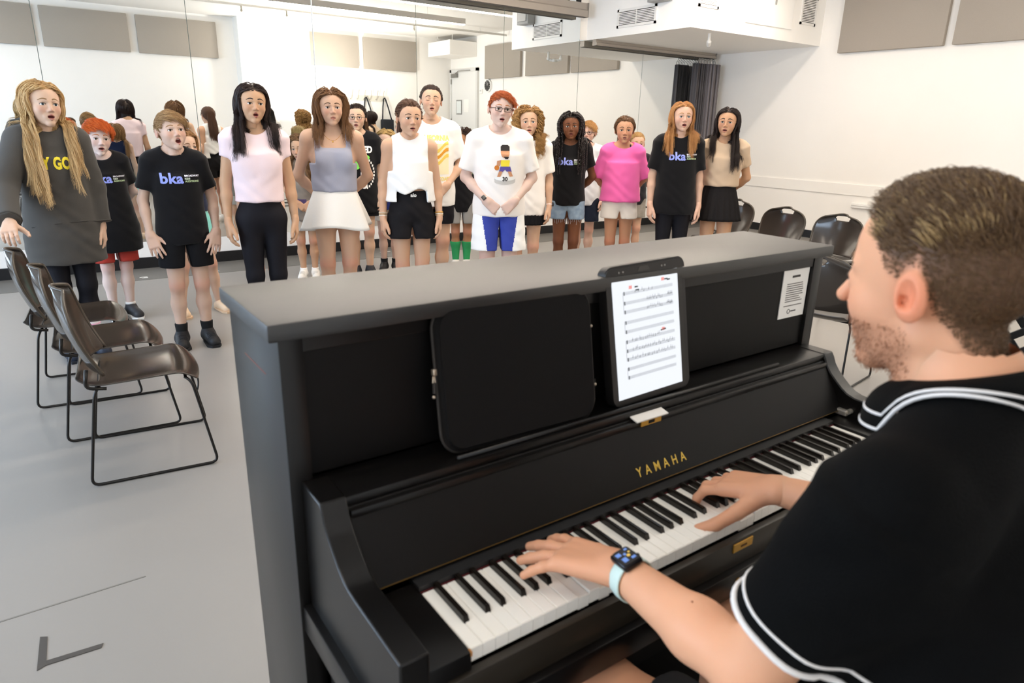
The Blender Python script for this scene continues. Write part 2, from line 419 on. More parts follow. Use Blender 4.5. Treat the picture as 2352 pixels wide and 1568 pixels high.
class Person:
    def __init__(s, **k):
        d = dict(X=0., Y=0., H=1.5, rel=0., w=.95, hh=.232, head=(0, 0, 0), headoff=(0, 0, 0), skin='#e8bfa4', lip='#d4877c', blush='#e39a86', eyecol='#5b4534',
                 brow='#7a5a40', face={}, gaze=(0, 0), hv=.0038, bv=.0116, hcol=('#6b4a30', '#8a6545'), arms=('down', 'down'), spread=0., lean=(0, 0), neckh=0., shoes=None, bust=0., kneez=None, root=None)
        d.update(k); s.__dict__.update(d)
        H = s.H; w = s.w
        if s.root is None:
            ps = math.degrees(math.atan2(CAM[0]-s.X, -(CAM[1]-s.Y)))+s.rel
            s.root = thing('person', s.label, 'person', (s.X, s.Y, 0), math.radians(ps))
        s.hs = s.hh
        s.sw = .093*H*w
        s.S = {k_: np.array([k_*s.sw, .008*H, .800*H]) for k_ in (-1, 1)}
        s.hc = np.array([s.headoff[0], -.012*H+s.headoff[1], H-.012-s.hs*.5+s.headoff[2]])
        s.HR = rotm(*s.head); s.hd = Head(**s.face)
        s.armpts = {}
        for k_, a in zip((-1, 1), s.arms): s.armpts[k_] = s.pose(k_, a)
        s.leg = {}
        for k_ in (-1, 1):
            sp = s.spread*k_
            s.leg[k_] = [np.array([k_*.046*H*w, 0, .49*H]), np.array([k_*.046*H*w+sp*.5, -.010*H, .275*H]), np.array([k_*.042*H*w+sp, .012*H, .045*H])]
    def pose(s, k, a):
        H = s.H; S = s.S[k]; V = np.array
        if not isinstance(a, str): return a
        if a == 'down':
            E = S+V([k*.030, .012, -.165])*H; W = E+V([k*.006, -.035, -.143])*H
            return dict(E=E, W=W, U=(k*.02, -.18, -1), T=(0, -1, 0), P=(-k, .15, 0), kw=dict(curl=(.38, .42, .45, .5), spread=.03, thumb=(.8, .45, -.3)))
        if a == 'back':
            E = S+V([k*.050, .040, -.155])*H; W = E+V([-k*.075, .055, -.085])*H
            return dict(E=E, W=W, U=(-k*.8, .2, -.55), T=(0, 0, 1), P=(0, 1, 0), kw=dict())
        if a == 'front':
            E = S+V([k*.046, .012, -.160])*H; W = E+V([-k*.088, -.095, -.095])*H
            return dict(E=E, W=W, U=(-k*.75, -.15, -.62), T=(-k*.3, -.6, .5), P=(-k*.2, .9, -.3), kw=dict(curl=(.55, .6, .6, .65), spread=.02))
    # --- anatomy ---
    def torso(s, P, g=0.):
        H = s.H; w = s.w; X = np.abs(P[:, 0]); Q = np.stack([X, P[:, 1], P[:, 2]], 1)
        d = ell(P, (0, .004*H, .515*H), (.088*H*w+g, .064*H*w+g, .075*H+g))
        d = smin(d, ell(P, (0, .0, .615*H), (.074*H*w+g, .055*H*w+g, .10*H+g)), .03*H)
        d = smin(d, ell(P, (0, .006*H, .715*H), (.088*H*w+g, .060*H*w+g, .105*H+g)), .03*H)
        d = smin(d, cone(Q, (0, .010*H, .785*H), s.S[1], .036*H+g, .030*H+g), .03*H)
        d = smin(d, cone(Q, (.0, .014*H, .845*H), (.075*H*w, .010*H, .808*H), .028*H+g, .026*H+g), .025*H)
        if s.bust: d = smin(d, ell(Q, (.042*H*w, -.045*H*w, .715*H), (.036*H+g, .026*H*s.bust+g, .036*H+g)), .03*H)
        return d
    def neck(s, P, g=0.):
        H = s.H; a = np.array([0, .014*H, .79*H]); b = s.hc+np.array([0, .08, -.35])*s.hs
        return cone(P, a, b, s.hs*s.hd.neck*1.06+g, s.hs*s.hd.neck+g)
    def arm(s, P, k, g=0.):
        a = s.armpts[k]; H = s.H; f = .5+.5*s.w
        d = cone(P, s.S[k], a['E'], .0285*H*f+g, .0215*H*f+g)
        m = a['E']*.65+a['W']*.35
        d = smin(d, cone(P, a['E'], m, .0220*H*f+g, .0215*H*f+g), .012*H)
        return smin(d, cone(P, m, a['W'], .0215*H*f+g, .0150*H*f+g), .012*H)
    def legs(s, P, g=0., foot=True):
        H = s.H; f = .45+.55*s.w; d = None
        for k in (-1, 1):
            h, kn, an = s.leg[k]; m = kn*.62+an*.38+np.array([0, .010*H, 0])
            e = cone(P, h, kn, .049*H*f+g, .0315*H*f+g)
            e = smin(e, ell(P, kn+np.array([0, -.008*H, .002*H]), (.0265*H*f+g, .026*H*f+g, .033*H+g)), .012*H)
            e = smin(e, cone(P, kn, m, .029*H*f+g, .0305*H*f+g), .014*H)
            e = smin(e, cone(P, m, an, .0305*H*f+g, .0195*H*f+g), .02*H)
            if foot:
                e = smin(e, cone(P, an+np.array([0, .015*H, -.022*H]), an+np.array([k*.006*H, -.095*H, -.028*H]), .020*H, .014*H), .02*H)
            d = e if d is None else smin(d, e, .006*H)
        return d
    def body_fn(s):
        def fn(P):
            d = smin(s.torso(P), s.legs(P, foot=True), .03*s.H)
            for k in (-1, 1): d = smin(d, s.arm(P, k), .022*s.H)
            return smin(d, s.neck(P), .022*s.H)
        return fn
    def headq(s, P): return ((P-s.hc.astype(f32))@s.HR)/f32(s.hs)
    def head_fn(s): return lambda P: s.hd(s.headq(P))*f32(s.hs)
    def H2L(s, q): return (np.asarray(q, float)*s.hs)@s.HR.T.astype(float)+s.hc
    def bounds(s):
        p = [s.S[k] for k in (-1, 1)]+[s.armpts[k][c] for k in (-1, 1) for c in 'EW']+[x for k in (-1, 1) for x in s.leg[k]]
        p = np.array(p); lo = p.min(0)-.09*s.H; hi = p.max(0)+.09*s.H; lo[2] = min(0, lo[2]+.05*s.H)-.01; hi[2] = .88*s.H+s.lean[1]*0
        lo[1] = min(lo[1], -.13*s.H)
        return lo, hi
    def build_body(s, legs=True):
        dk = getattr(s, 'dim', .74); base = np.array(srgb(s.skin))*dk; lip = np.array(srgb(s.lip))*dk; bl = np.array(srgb(s.blush))*dk; hc = np.array(srgb(s.hcol[0]))
        Vs, Fs, Cs = [], [], []; n = 0
        lo, hi = s.bounds(); V, F = surfnets(s.body_fn(), lo, hi, s.bv); V = relax(V, F, 2, .5)
        c = np.tile(base, (len(V), 1)); kz = np.exp(-((V[:, 2]-.275*s.H)/(.03*s.H))**2)*.45
        c = c*(1-kz[:, None])+bl*kz[:, None]; Vs.append(V); Fs.append(F); Cs.append(c); n += len(V)
        for k in (-1, 1):
            a = s.armpts[k]
            V, F, _ = build_hand(a['W'], a['U'], a['T'], a['P'], .108*s.H, s.bv*.38, **a['kw'])
            Vs.append(V); Fs.append(F+n); Cs.append(np.tile(base*.93+bl*.07, (len(V), 1))); n += len(V)
        # head
        V, F = surfnets(lambda Q: s.hd(Q), (-.42, -.56, -.62), (.42, .50, .54), s.hv/s.hs); V = relax(V, F, 1, .35)
        c = np.tile(base, (len(V), 1)); Q = V
        def mixc(c, t, w_): return c*(1-w_[:, None])+t*w_[:, None]
        for k in (-1, 1):
            c = mixc(c, bl, np.exp(-(((Q-A(k*.17, -.33, -.11))/A(.10, .2, .09))**2).sum(1))*.45)
            c = mixc(c, bl, np.exp(-(((Q-A(k*.35, .05, -.03))/A(.06, .09, .12))**2).sum(1))*.6)
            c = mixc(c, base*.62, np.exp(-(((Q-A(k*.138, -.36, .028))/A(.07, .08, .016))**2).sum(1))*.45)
        c = mixc(c, bl, np.exp(-(((Q-A(0, -.47, -.14))/A(.05, .08, .05))**2).sum(1))*.4)
        c = mixc(c, lip, np.clip(1-(s.hd.lips(Q)-.001)/.007, 0, 1)*.85*(np.abs(Q[:, 2]+.29) < .09+s.hd.mouth))
        cv = s.hd.cav(Q); c = mixc(c, np.array([.20, .05, .045]), ((cv < .008) & (Q[:, 1] > -.372)).astype(float)*(1 if s.hd.mouth > .01 else 0.))
        if hasattr(s, 'paint'): c = s.paint(Q, c, mixc)
        hz = scalp(Q, getattr(s, 'hz', HZ)); c = mixc(c, hc, np.clip(hz/getattr(s, 'fade', .03), 0, 1)*(np.abs(Q[:, 0]) < .345*s.hd.wide)*getattr(s, 'scalpmix', .95))
        s.HV = V; s.HS = hz
        Vs.append(s.H2L(V)); Fs.append(F+n); Cs.append(c)
        s.body = mesh_np('body', np.concatenate(Vs), np.concatenate(Fs), mat('skin', '#e8bfa4', rough=.52, spec=.35, attr='Col', sss=.12), s.root, True, np.concatenate(Cs))
        s.face_parts()
    def face_parts(s):
        hs = s.hs; hf = s.hd
        def onface(x, z, off=0.):
            P = np.stack([x, np.full_like(x, -.8), z], 1).astype(f32)
            r = march(hf, P, (0, 1, 0), 40, 1.); r[:, 1] -= off; return r
        em = [mat('eye_white', '#f4efe9', rough=.2), mat('iris'+s.eyecol, s.eyecol, rough=.2), mat('pupil', '#0a0808', rough=.1)]
        lash = mat('lash', '#2a1c16', rough=.7)
        for k in (-1, 1):
            ey = A(k*.138, -.308, -.005)
            if hf.eye > 0:
                ang = [0, 8, 14, 21, 27, 28, 45, 70, 100]; V = []; F = []; MI = []
                g = rotm(s.gaze[0], s.gaze[1]); r = .067
                for a in ang:
                    for j in range(16):
                        t = 2*math.pi*j/16; a_ = math.radians(a)
                        V.append(g@np.array([math.sin(a_)*math.cos(t), -math.cos(a_), math.sin(a_)*math.sin(t)])*r+ey)
                for i in range(len(ang)-1):
                    for j in range(16):
                        F.append((i*16+j, i*16+(j+1) % 16, (i+1)*16+(j+1) % 16, (i+1)*16+j)); MI.append(2 if ang[i] < 14 else 1 if ang[i] < 27 else 0)
                mesh_np('eye', s.H2L(np.array(V)), np.array(F), em, s.root, True, mi=MI)
                x = np.linspace(-1, 1, 9); X = k*.139+x*.066; Z = -.006+.028*hf.eye*np.sqrt(np.clip(1-x*x, 0, 1))
                p = onface(X, Z+.002, .002)
            else:
                x = np.linspace(-1, 1, 9); X = k*.139+x*.062; Z = -.018-.012*(1-x*x); p = onface(X, Z, .001)
            MB().tube(s.H2L(p), [hs*.0035+hs*.005*(1-abs(t)) for t in x], 5).build('eyelash', lash, s.root, True)
            t = np.linspace(0, 1, 9); X = k*(.055+t*.165); Z = .100+.026*np.sin(np.pi*np.minimum(t*1.05, 1))-.018*t
            p = onface(X, Z, -.006)
            MB().tube(s.H2L(p), [hs*(.009+.008*math.sin(math.pi*min(1, .25+q*.85))) for q in t], 6).build('eyebrow', mat('brow'+s.brow, s.brow, rough=.8), s.root, True)
        if hf.mouth > .035:
            m = MB(); o = hf.mouth/2; w = .05*hf.mw
            x = np.linspace(-w, w, 7); 
            m.tube(s.H2L(np.stack([x, -.352+2.5*x*x, np.full(7, -.262+o*.55)], 1)), hs*.012, 6); m.build('teeth', mat('teeth', '#efe8dc', rough=.3), s.root, True)
    # --- hair ---
    def hair(s, style='long', n=1500, L=.3, col=None, part=0., vol=.012, rad=.0011, front=.5, curl=0., cp=.05, col_fn=None, name='hair', tie=(0, .43, .10), steps=26, seed=1, extra=None, comb=(0, -.4, .3), lift=.6, sel=None, hz_lift=0., gather=.05, obst=None, tail=None, kids=1, clump=.006):
        r = np.random.default_rng(seed); hs = s.hs; hf = s.head_fn()
        ok = np.nonzero((s.HS > .004+hz_lift) & (np.abs(s.HV[:, 0]) < .335*s.hd.wide))[0]
        if sel is not None: ok = ok[sel(s.HV[ok])]
        q0 = s.HV[r.choice(ok, n)]+r.normal(0, .006, (n, 3)); q0 = q0.astype(f32)
        if obst is None: obst = getattr(s, 'top_fn', None) or s.body_fn()
        hm = hair_mat(''.join(s.hcol), *s.hcol) if col is None else hair_mat(''.join(col), *col)
        Rm = s.HR; P = s.H2L(q0).astype(f32); off = (.002+vol*r.random(n)**1.2).astype(f32)
        Ls = (L*(.86+.2*r.random(n))).astype(f32); out = [P.copy()]
        sgn = np.where(q0[:, 0] >= part+r.normal(0, .01, n), 1., -1.).astype(f32)
        nv = r.normal(0, 1, (n, 3)).astype(f32)
        if style == 'short':
            g = grad(hf, P); cd = (np.asarray(comb, f32)@Rm.T)
            if callable(lift): lf = lift(q0)
            else: lf = np.full(n, lift, f32)
            Lq = Ls if not callable(extra) else Ls*extra(q0)
            for i in range(steps):
                t = (i+1)/steps
                cdt = cd[None, :]-g*np.maximum((g@cd), -.2)[:, None]
                v = g*(lf*(1-.75*t))[:, None]+cdt*(.6+.5*t)+A(0, 0, -.45)*t+nv*.06
                v /= np.sqrt((v*v).sum(1))[:, None]; P = P+v*(Lq/steps)[:, None]
                d = hf(P); g = grad(hf, P); P = P+g*np.maximum(off*.3-d, 0)[:, None]; out.append(P.copy())
        else:
            T = s.H2L(tie).astype(f32); done = np.zeros(n, bool); st_ = (Ls/steps)[:, None]; frontn = (r.random(n) < front)
            if style in ('tail', 'bun'): pass
            for i in range(steps):
                Q = s.headq(P)
                if style == 'tail':
                    vt = T-P; dt = np.sqrt((vt*vt).sum(1)); done |= dt < gather*1.0
                    v = np.where(done[:, None], np.asarray(tail if tail is not None else (0, .12, -1), f32)+nv*.05, vt/(dt[:, None]+1e-6))
                    step = np.where(done[:, None], st_, np.maximum(hs*.05, st_*0+hs*.05))
                else:
                    g_ = np.clip((.46-Q[:, 2])/.42, 0.10, 1.)
                    fl = np.stack([sgn*1.0, np.where(Q[:, 1] < .1, .28, .15), np.full(n, -.25)], 1).astype(f32)
                    fl = fl@Rm.T.astype(f32)
                    v = fl*(1-g_)[:, None]+A(0, 0, -1)*g_[:, None]+nv*.04
                    face = (Q[:, 1] < -.02) & (np.abs(Q[:, 0]) < .30) & (Q[:, 2] < .36) & (Q[:, 2] > -.75)
                    v[face] += (np.stack([sgn, np.full(n, .65), np.zeros(n)], 1)@Rm.T)[face].astype(f32)*1.1
                    low = Q[:, 2] < -.40
                    v[low, 1] += np.where(frontn & (q0[:, 1] < .18), -.30, .16)[low]
                    step = st_
                v = v/(np.sqrt((v*v).sum(1))[:, None]+1e-6)
                if style != 'tail':
                    d = hf(P); nr = d < .07
                    if nr.any():
                        g3 = grad(hf, P[nr]); vn = (v[nr]*g3).sum(1); cl = np.clip((Q[nr, 2]+.45)/.25, 0, 1)*np.clip(1.3-d[nr]/.05, 0, 1)
                        v[nr] -= g3*((np.maximum(vn, 0)+.25*np.clip((d[nr]-off[nr])/.01, 0, 1))*cl)[:, None]
                        v = v/(np.sqrt((v*v).sum(1))[:, None]+1e-6)
                P = P+v*step
                for _ in range(2):
                    d = hf(P); m_ = d < off+.001
                    if m_.any(): P[m_] += grad(hf, P[m_])*(off[m_]+.001-d[m_])[:, None]
                d = obst(P); m_ = d < off*.7+.004
                if m_.any(): P[m_] += grad(obst, P[m_])*(off[m_]*.7+.004-d[m_])[:, None]
                out.append(P.copy())
        O = np.stack(out, 1); k = O.shape[1]
        if curl:
            tt = np.linspace(0, 1, k)[None, :]*Ls[:, None]; ph = r.random(n)[:, None]*6.28; amp = curl*np.clip(tt/.05, 0, 1)
            O = O+np.stack([amp*np.cos(tt/cp*6.28+ph), amp*np.sin(tt/cp*6.28+ph), amp*.3*np.sin(tt/cp*6.28+ph*2)], -1)
        tp = np.linspace(0, 1, k); ra = rad*(1-.55*tp**2)
        if kids > 1:
            j0 = r.normal(0, 1, (kids, n, 1, 3))*clump*.55; j1 = r.normal(0, 1, (kids, n, 1, 3))*clump; t_ = tp[None, None, :, None]
            w_ = j0*(1-t_)+j1*t_; w_[0] = 0
            wav = r.normal(0, 1, (kids, n, 1, 3))*np.sin(t_*r.uniform(4, 9, (kids, n, 1, 1))+r.uniform(0, 6, (kids, n, 1, 1)))*clump*.35*t_*(.25 if style == 'short' else 1.)
            O = (O[None]+w_*np.clip(.35+t_, 0, 1)+wav).reshape(-1, k, 3)
            for lo_ in range(0, k, 1):
                pass
        return make_curves(name, O, ra, hm, s.root)
    # --- clothes ---
    def wr(s, P, amp=.003):
        return amp*(np.sin(P[:, 2]*58+P[:, 0]*30+2.2*np.sin(P[:, 0]*19+P[:, 2]*7))*(.55+.45*np.sin(P[:, 0]*11+P[:, 2]*9))+np.sin(P[:, 0]*41-P[:, 2]*63+P[:, 1]*30+1.5*np.sin(P[:, 2]*13))*.45*np.sin(P[:, 2]*12+1+P[:, 0]*8))
    def tee(s, col, name='t_shirt', g=.010, hem=.46, loose=1.0, sleeve=.58, sl=1.35, neck=(.050, .062, .045, .862, -.012), sleeves=True, wrinkle=.0020, m=None, armhole=None, sq=None, flare=0., rough=.85, vox=.009, cutfn=None):
        H = s.H; w = s.w; f = .5+.5*w
        def fn(P):
            d = s.torso(P, g)
            z = P[:, 2]; t = np.clip((.72*H-z)/(.26*H), 0, 1)
            rx = (.086*w*loose+t*(.012+flare))*H+g; ry = (.060*w*loose+t*(.010+flare*.7))*H+g
            d = smin(d, ecyl(P, (0, .003*H), rx, ry, (hem-.06)*H, .735*H), .035*H)
            for k in (-1, 1):
                if sleeves:
                    S = s.S[k]; E = s.armpts[k]['E']; W_ = s.armpts[k]['W']
                    if sleeve <= 1:
                        B = S+(E-S)*sleeve
                        d = smin(d, capcone(P, S, B, .035*H*f+g*.4, .0255*H*f*sl+g*.2), .022*H)
                    else:
                        d = smin(d, cone(P, S, E, .036*H*f+g, .030*H*f*sl), .02*H)
                        d = smin(d, capcone(P, E, E+(W_-E)*(sleeve-1), .030*H*f*sl, .022*H*f*sl), .014*H)
                else:
                    ah = armhole if armhole else .092
                    d = smax(d, np.where(z > .70*H, np.abs(P[:, 0])-ah*H*w, -1.), .004) if ah else d
            d = d+s.wr(P, wrinkle)*np.clip((.76*H-z)/(.1*H), .25, 1)
            if neck: d = smax(d, -ell(P, (0, neck[4]*H, neck[3]*H), (neck[0]*H, neck[1]*H, neck[2]*H)), .004)
            if sq:   # square neckline: half width, bottom z front, bottom z back
                zb = np.where(P[:, 1] < 0, sq[1], sq[2])*H
                d = smax(d, -np.maximum(np.abs(P[:, 0])-sq[0]*H-.0*P[:, 2], zb-z), .006)
            hm = hem*H+.003*np.sin(P[:, 0]*40)
            d = np.maximum(d, hm-z)
            return cutfn(P, d) if cutfn else d
        lo, hi = s.bounds(); lo[2] = hem*H-.03; hi[2] = .90*H
        V, F = surfnets(fn, lo, hi, vox); V = relax(V, F, 1, .4)
        s.top_fn = fn; s.topH = hem
        s.top = mesh_np(name, V, F, m or mat('cloth_'+col, col, rough=rough, spec=.2, bump=.12, bscale=260, sheen=.15 if rough > .6 else 0), s.root, True)
        return s.top
    def shorts(s, col, name='shorts', hem=.36, top=.60, g=.009, leg=1.35, m=None, vox=.009, wrinkle=.002, rough=.8, cut=None):
        H = s.H; w = s.w; f = .45+.55*w
        def fn(P):
            d = smin(ell(P, (0, .004*H, .525*H), (.090*H*w+g, .066*H*w+g, .085*H+g)), s.torso(P, g*.8), .02*H)
            for k in (-1, 1):
                h, kn, an = s.leg[k]; a = np.clip((h[2]-hem*H)/(h[2]-kn[2]), 0, 1.); B = h+(kn-h)*a
                if a > .02: d = smin(d, capcone(P, h+(0, 0, .02*H), B, .054*H*f+g, .046*H*f*leg+g*.3), .014*H)
            d = smax(d, .020*np.clip((.462*H-P[:, 2])/((.462-hem)*H+.001), -1, 1)-np.abs(P[:, 0]), .012)
            d = d+s.wr(P, wrinkle)
            return np.maximum(np.maximum(d, P[:, 2]-top*H), hem*H-.004-P[:, 2])
        V, F = surfnets(fn, (-.22*H, -.16*H, hem*H-.03), (.22*H, .16*H, top*H+.02), vox); V = relax(V, F, 1, .4); s.bot_fn = fn
        return mesh_np(name, V, F, m or mat('cloth_'+col, col, rough=rough, spec=.2, bump=.12, bscale=260), s.root, True)
    def leggings(s, col='#15141a', name='leggings', hem=.06, top=.60):
        H = s.H
        def fn(P):
            d = smin(s.legs(P, .005, foot=False), s.torso(P, .006), .03*H)
            return np.maximum(np.maximum(d, P[:, 2]-top*H), hem*H-P[:, 2])
        V, F = surfnets(fn, (-.22*H, -.14*H, 0), (.22*H, .14*H, top*H+.03), .008); V = relax(V, F, 1, .4)
        return mesh_np(name, V, F, mat('cloth_'+col, col, rough=.75, spec=.25, bump=.05, bscale=200), s.root, True)
    def skirt(s, col, name='skirt', top=.60, hem=.42, rt=.078, rb=.125, pleats=0, wave=0, amp=.012, band=True, m=None, dipf=0.):
        H = s.H; w = s.w; n = 180; nz = 14; V = []; F = []
        for i in range(nz+1):
            t = i/nz; z = (top+(hem-top)*t)*H
            for j in range(n):
                a = 2*math.pi*j/n
                r = (rt*w+(rb-rt)*t**.85)*H
                if pleats: r += amp*H*t**.6*(abs(((a*pleats/(2*math.pi)) % 1)-.5)*2-.5)
                if wave: r += amp*H*t**1.5*math.sin(a*wave+1.1*math.sin(a*2))
                V.append((r*math.cos(a), r*.74*math.sin(a)+.003*H, z+(.01*H*t*math.sin(a*3+.7) if wave else 0)))
        for i in range(nz):
            for j in range(n): F.append((i*n+j, (i+1)*n+j, (i+1)*n+(j+1) % n, i*n+(j+1) % n))
        # thickness: inner wall
        o = mesh_np(name, np.array(V), np.array(F), m or mat('cloth_'+col, col, rough=.8, spec=.2, bump=.1, bscale=240), s.root, True)
        md = o.modifiers.new('thickness', 'SOLIDIFY'); md.thickness = .004
        if band: MB().tube([((rt*w+.004)*H*math.cos(a), (rt*w+.004)*H*.74*math.sin(a)+.003*H, top*H-.012) for a in np.linspace(0, 2*math.pi, 49)[:-1]], .012, 6, True).build('waistband', mat('cloth_'+col, col), s.root, True)
        return o
    def feet(s, col=None, sole='#e9e6e0', sock=None, sockh=.075, sockname='sock', low=False, lace=None):
        H = s.H
        for k in (-1, 1):
            an = s.leg[k][2]; c = an+np.array([k*.004*H, -.035*H, -an[2]])
            if col:
                def fn(P):
                    d = cone(P, c+(0, .055*H, .024*H), c+(k*.008*H, -.062*H, .021*H), .027*H, .025*H)
                    if not low: d = smin(d, cone(P, an+(0, .006*H, -.012*H), an+(0, .0, .008*H), .030*H, .026*H), .02*H)
                    d = smin(d, cone(P, an+(0, -.01*H, -.005*H), c+(k*.006*H, -.045*H, .03*H), .022*H, .016*H), .015*H)
                    return np.maximum(d, .004-P[:, 2])
                V, F = surfnets(fn, c+(-.05*H, -.1*H, -an[2]*0-.005-c[2]+0), c+(.05*H, .1*H, .08*H), .005); V = relax(V, F, 1)
                o = mesh_np('shoe', V, F, mat('shoe_'+col, col, rough=.6, bump=.05), s.root, True)
                poly = [(c[0]+x*H, c[1]+y*H) for x, y in [(-.022, .078), (.022, .078), (.028, .03), (.026, -.03), (.030+k*.004, -.065), (.015+k*.008, -.092), (-.015+k*.008, -.092), (-.030+k*.004, -.065), (-.026, -.03), (-.028, .03)]]
                MB().prism(poly, 'z', .001, .016).build('sole', mat('shoe_'+sole, sole, rough=.7), o, False)
                if lace:
                    m = MB()
                    for i in range(4):
                        y = c[1]-.012*H-.013*H*i; z = an[2]+.012*H-.010*H*i
                        P_ = np.array([[c[0]+x*H, y, .14*H] for x in (-.016, -.008, 0, .008, .016)], f32); q = march(fn, P_, (0, 0, -1)); q[:, 2] += .002
                        m.tube(q, .0022, 5)
                    m.build('laces', mat('lace_'+lace, lace), o, True)
            if sock:
                def fs(P):
                    kn = s.leg[k][1]; m_ = kn*.62+an*.38+np.array([0, .010*H, 0]); f = .45+.55*s.w
                    d = smin(cone(P, m_, an, .033*H*f+.004, .0205*H*f+.004), cone(P, kn, m_, .031*H*f+.004, .033*H*f+.004), .02*H)
                    return np.maximum(np.maximum(d, P[:, 2]-sockh*H), .03*H-P[:, 2])
                V, F = surfnets(fs, an+(-.06*H, -.06*H, -.03*H), an+(.06*H, .07*H, sockh*H), .005); V = relax(V, F, 1)
                mesh_np(sockname, V, F, mat('sock_'+sock, sock, rough=.9), s.root, True)
    def print_on(s, V2, F, x, z, m, name='print', fn=None, off=.0025, parent=None, back=False):
        """lays a flat mesh (x right, y up, metres) on the front of the top"""
        fn = fn or s.top_fn; n = len(V2)
        P = np.stack([x+V2[:, 0], np.full(n, -.5 if not back else .5), z+V2[:, 1]], 1).astype(f32)
        q = march(fn, P, (0, 1 if not back else -1, 0), 50, 1.); q[:, 1] -= off*(1 if not back else -1)
        return mesh_np(name, q, F, m, parent or s.top, False)
    def text_on(s, txt, size, x, z, m, name='lettering', bold=.0, xs=1., sp=1., left=False, **k):
        V, F = text_mesh(txt, size, bold, xs, sp)
        if left: V[:, 0] -= V[:, 0].min()
        return s.print_on(V, F, x, z, m, name, **k)
    def shape_on(s, polys, x, z, sc, m, name='print', **k):
        V = []; F = []
        for p in polys:
            bm = bmesh.new(); vs = [bm.verts.new((a*sc, b*sc, 0)) for a, b in p]; bm.faces.new(vs); bmesh.ops.triangulate(bm, faces=bm.faces[:])
            for _ in range(3):
                ed = [e for e in bm.edges if e.calc_length() > .02]
                if not ed: break
                bmesh.ops.subdivide_edges(bm, edges=ed, cuts=1); bmesh.ops.triangulate(bm, faces=bm.faces[:])
            bm.verts.index_update(); b = len(V); V += [v.co[:] for v in bm.verts]; F += [[v.index+b for v in f.verts] for f in bm.faces]; bm.free()
        return s.print_on(np.array(V), F, x, z, m, name, **k)
    def logo(s, x, z, sc=1.):
        """the lavender-blue three letter logo with its three small lines"""
        s.text_on('bka', .092*sc, x, z, mat('ink_lavender', '#a9b4f4', rough=.8, noise=.5, nscale=5, col2='#8d9bee'), bold=.0030*sc, xs=1.04, sp=1.06)
        for i, (t, c) in enumerate((('BROADWAY', '#f2f4ff'), ('KIDS', '#e8f6e6'), ('AUDITIONS', '#cfe8b8'))):
            s.text_on(t, .0165*sc, x+.078*sc, z+.040*sc-.0175*sc*i, mat('ink'+c, c, rough=.8), bold=.0006*sc, left=True)
    def ring(s, fn, a, b, t, r, m, name, n=20, width=1., parent=None, out=.0):
        """band lying on surface fn round the axis a-b at fraction t"""
        a = np.asarray(a, float); b = np.asarray(b, float); u = (b-a)/np.linalg.norm(b-a); c = a+(b-a)*t
        e = np.array(Vector(u).orthogonal().normalized()); g = np.cross(u, e); pts = []
        for k in range(n):
            d = e*math.cos(2*math.pi*k/n)+g*math.sin(2*math.pi*k/n)
            q = march(fn, (c+d*.25)[None, :].astype(f32), -d, 60, .25)[0]; pts.append(q+d*out)
        return MB().tube(pts, r, 6, True).build(name, m, parent or s.root, True)
    def glasses(s, col='#2a2422', shape=(.088, .055), r=.006, rim=True):
        hs = s.hs; f = MB(); y = -.425
        for k in (-1, 1):
            P = [(k*.138+px, y+.02*abs(px)/.09, -.012+pz) for px, pz in rrect(-shape[0], shape[0], -shape[1], shape[1], min(shape)*.6, 4)]
            f.tube(s.H2L(np.array(P)), hs*r, 6, True)
            f.tube(s.H2L(np.array([(k*(.138+shape[0]), y+.03, .012), (k*.30, -.30, .014), (k*.355, -.06, .012), (k*.36, .06, .0), (k*.35, .11, -.06)])), hs*r, 6)
        f.tube(s.H2L(np.array([(-.05, y, .0), (0, y-.035, .01), (.05, y, 0)])), hs*r, 6)
        o = f.build('glasses', mat('frame_'+col, col, rough=.35, metal=.2), s.root, True)
        for k in (-1, 1):
            P = [(k*.138+px, y+.022, -.012+pz) for px, pz in rrect(-shape[0]+.004, shape[0]-.004, -shape[1]+.004, shape[1]-.004, min(shape)*.55, 4)]
            n = len(P); mesh_np('lens', s.H2L(np.array(P)), [tuple(range(n))], mat('lens_clear', '#ffffff', rough=.02, trans=1., ior=1.02), o, False)
        return o
    def watch(s, k, band='#e8eeea', case='#26262a', t=.93):
        a = s.armpts[k]; E, W = a['E'], a['W']; fn = lambda P: s.arm(P, k)
        o = s.ring(fn, E, W, t, .0042, mat('strap_'+band, band, rough=.5), 'watch_strap', 18, out=.001)
        u = (W-E)/np.linalg.norm(W-E); d = -np.asarray(a['P'], float); d -= u*(d@u); d /= np.linalg.norm(d); e = np.cross(u, d)
        c = E+(W-E)*t+d*(.0165*s.H+.004)
        M = np.stack([e, u, d], 1); b = MB().box((-.015, -.018, -.004), (.015, .018, .006), .003); b.v = [tuple(M@np.array(v)+c) for v in b.v]
        b.build('watch_case', mat('watch_'+case, case, rough=.3), o, True)
        b = MB().box((-.0115, -.0145, .0058), (.0115, .0145, .0068)); b.v = [tuple(M@np.array(v)+c) for v in b.v]; b.build('watch_face', mat('watch_glass', '#121317', rough=.1), o)
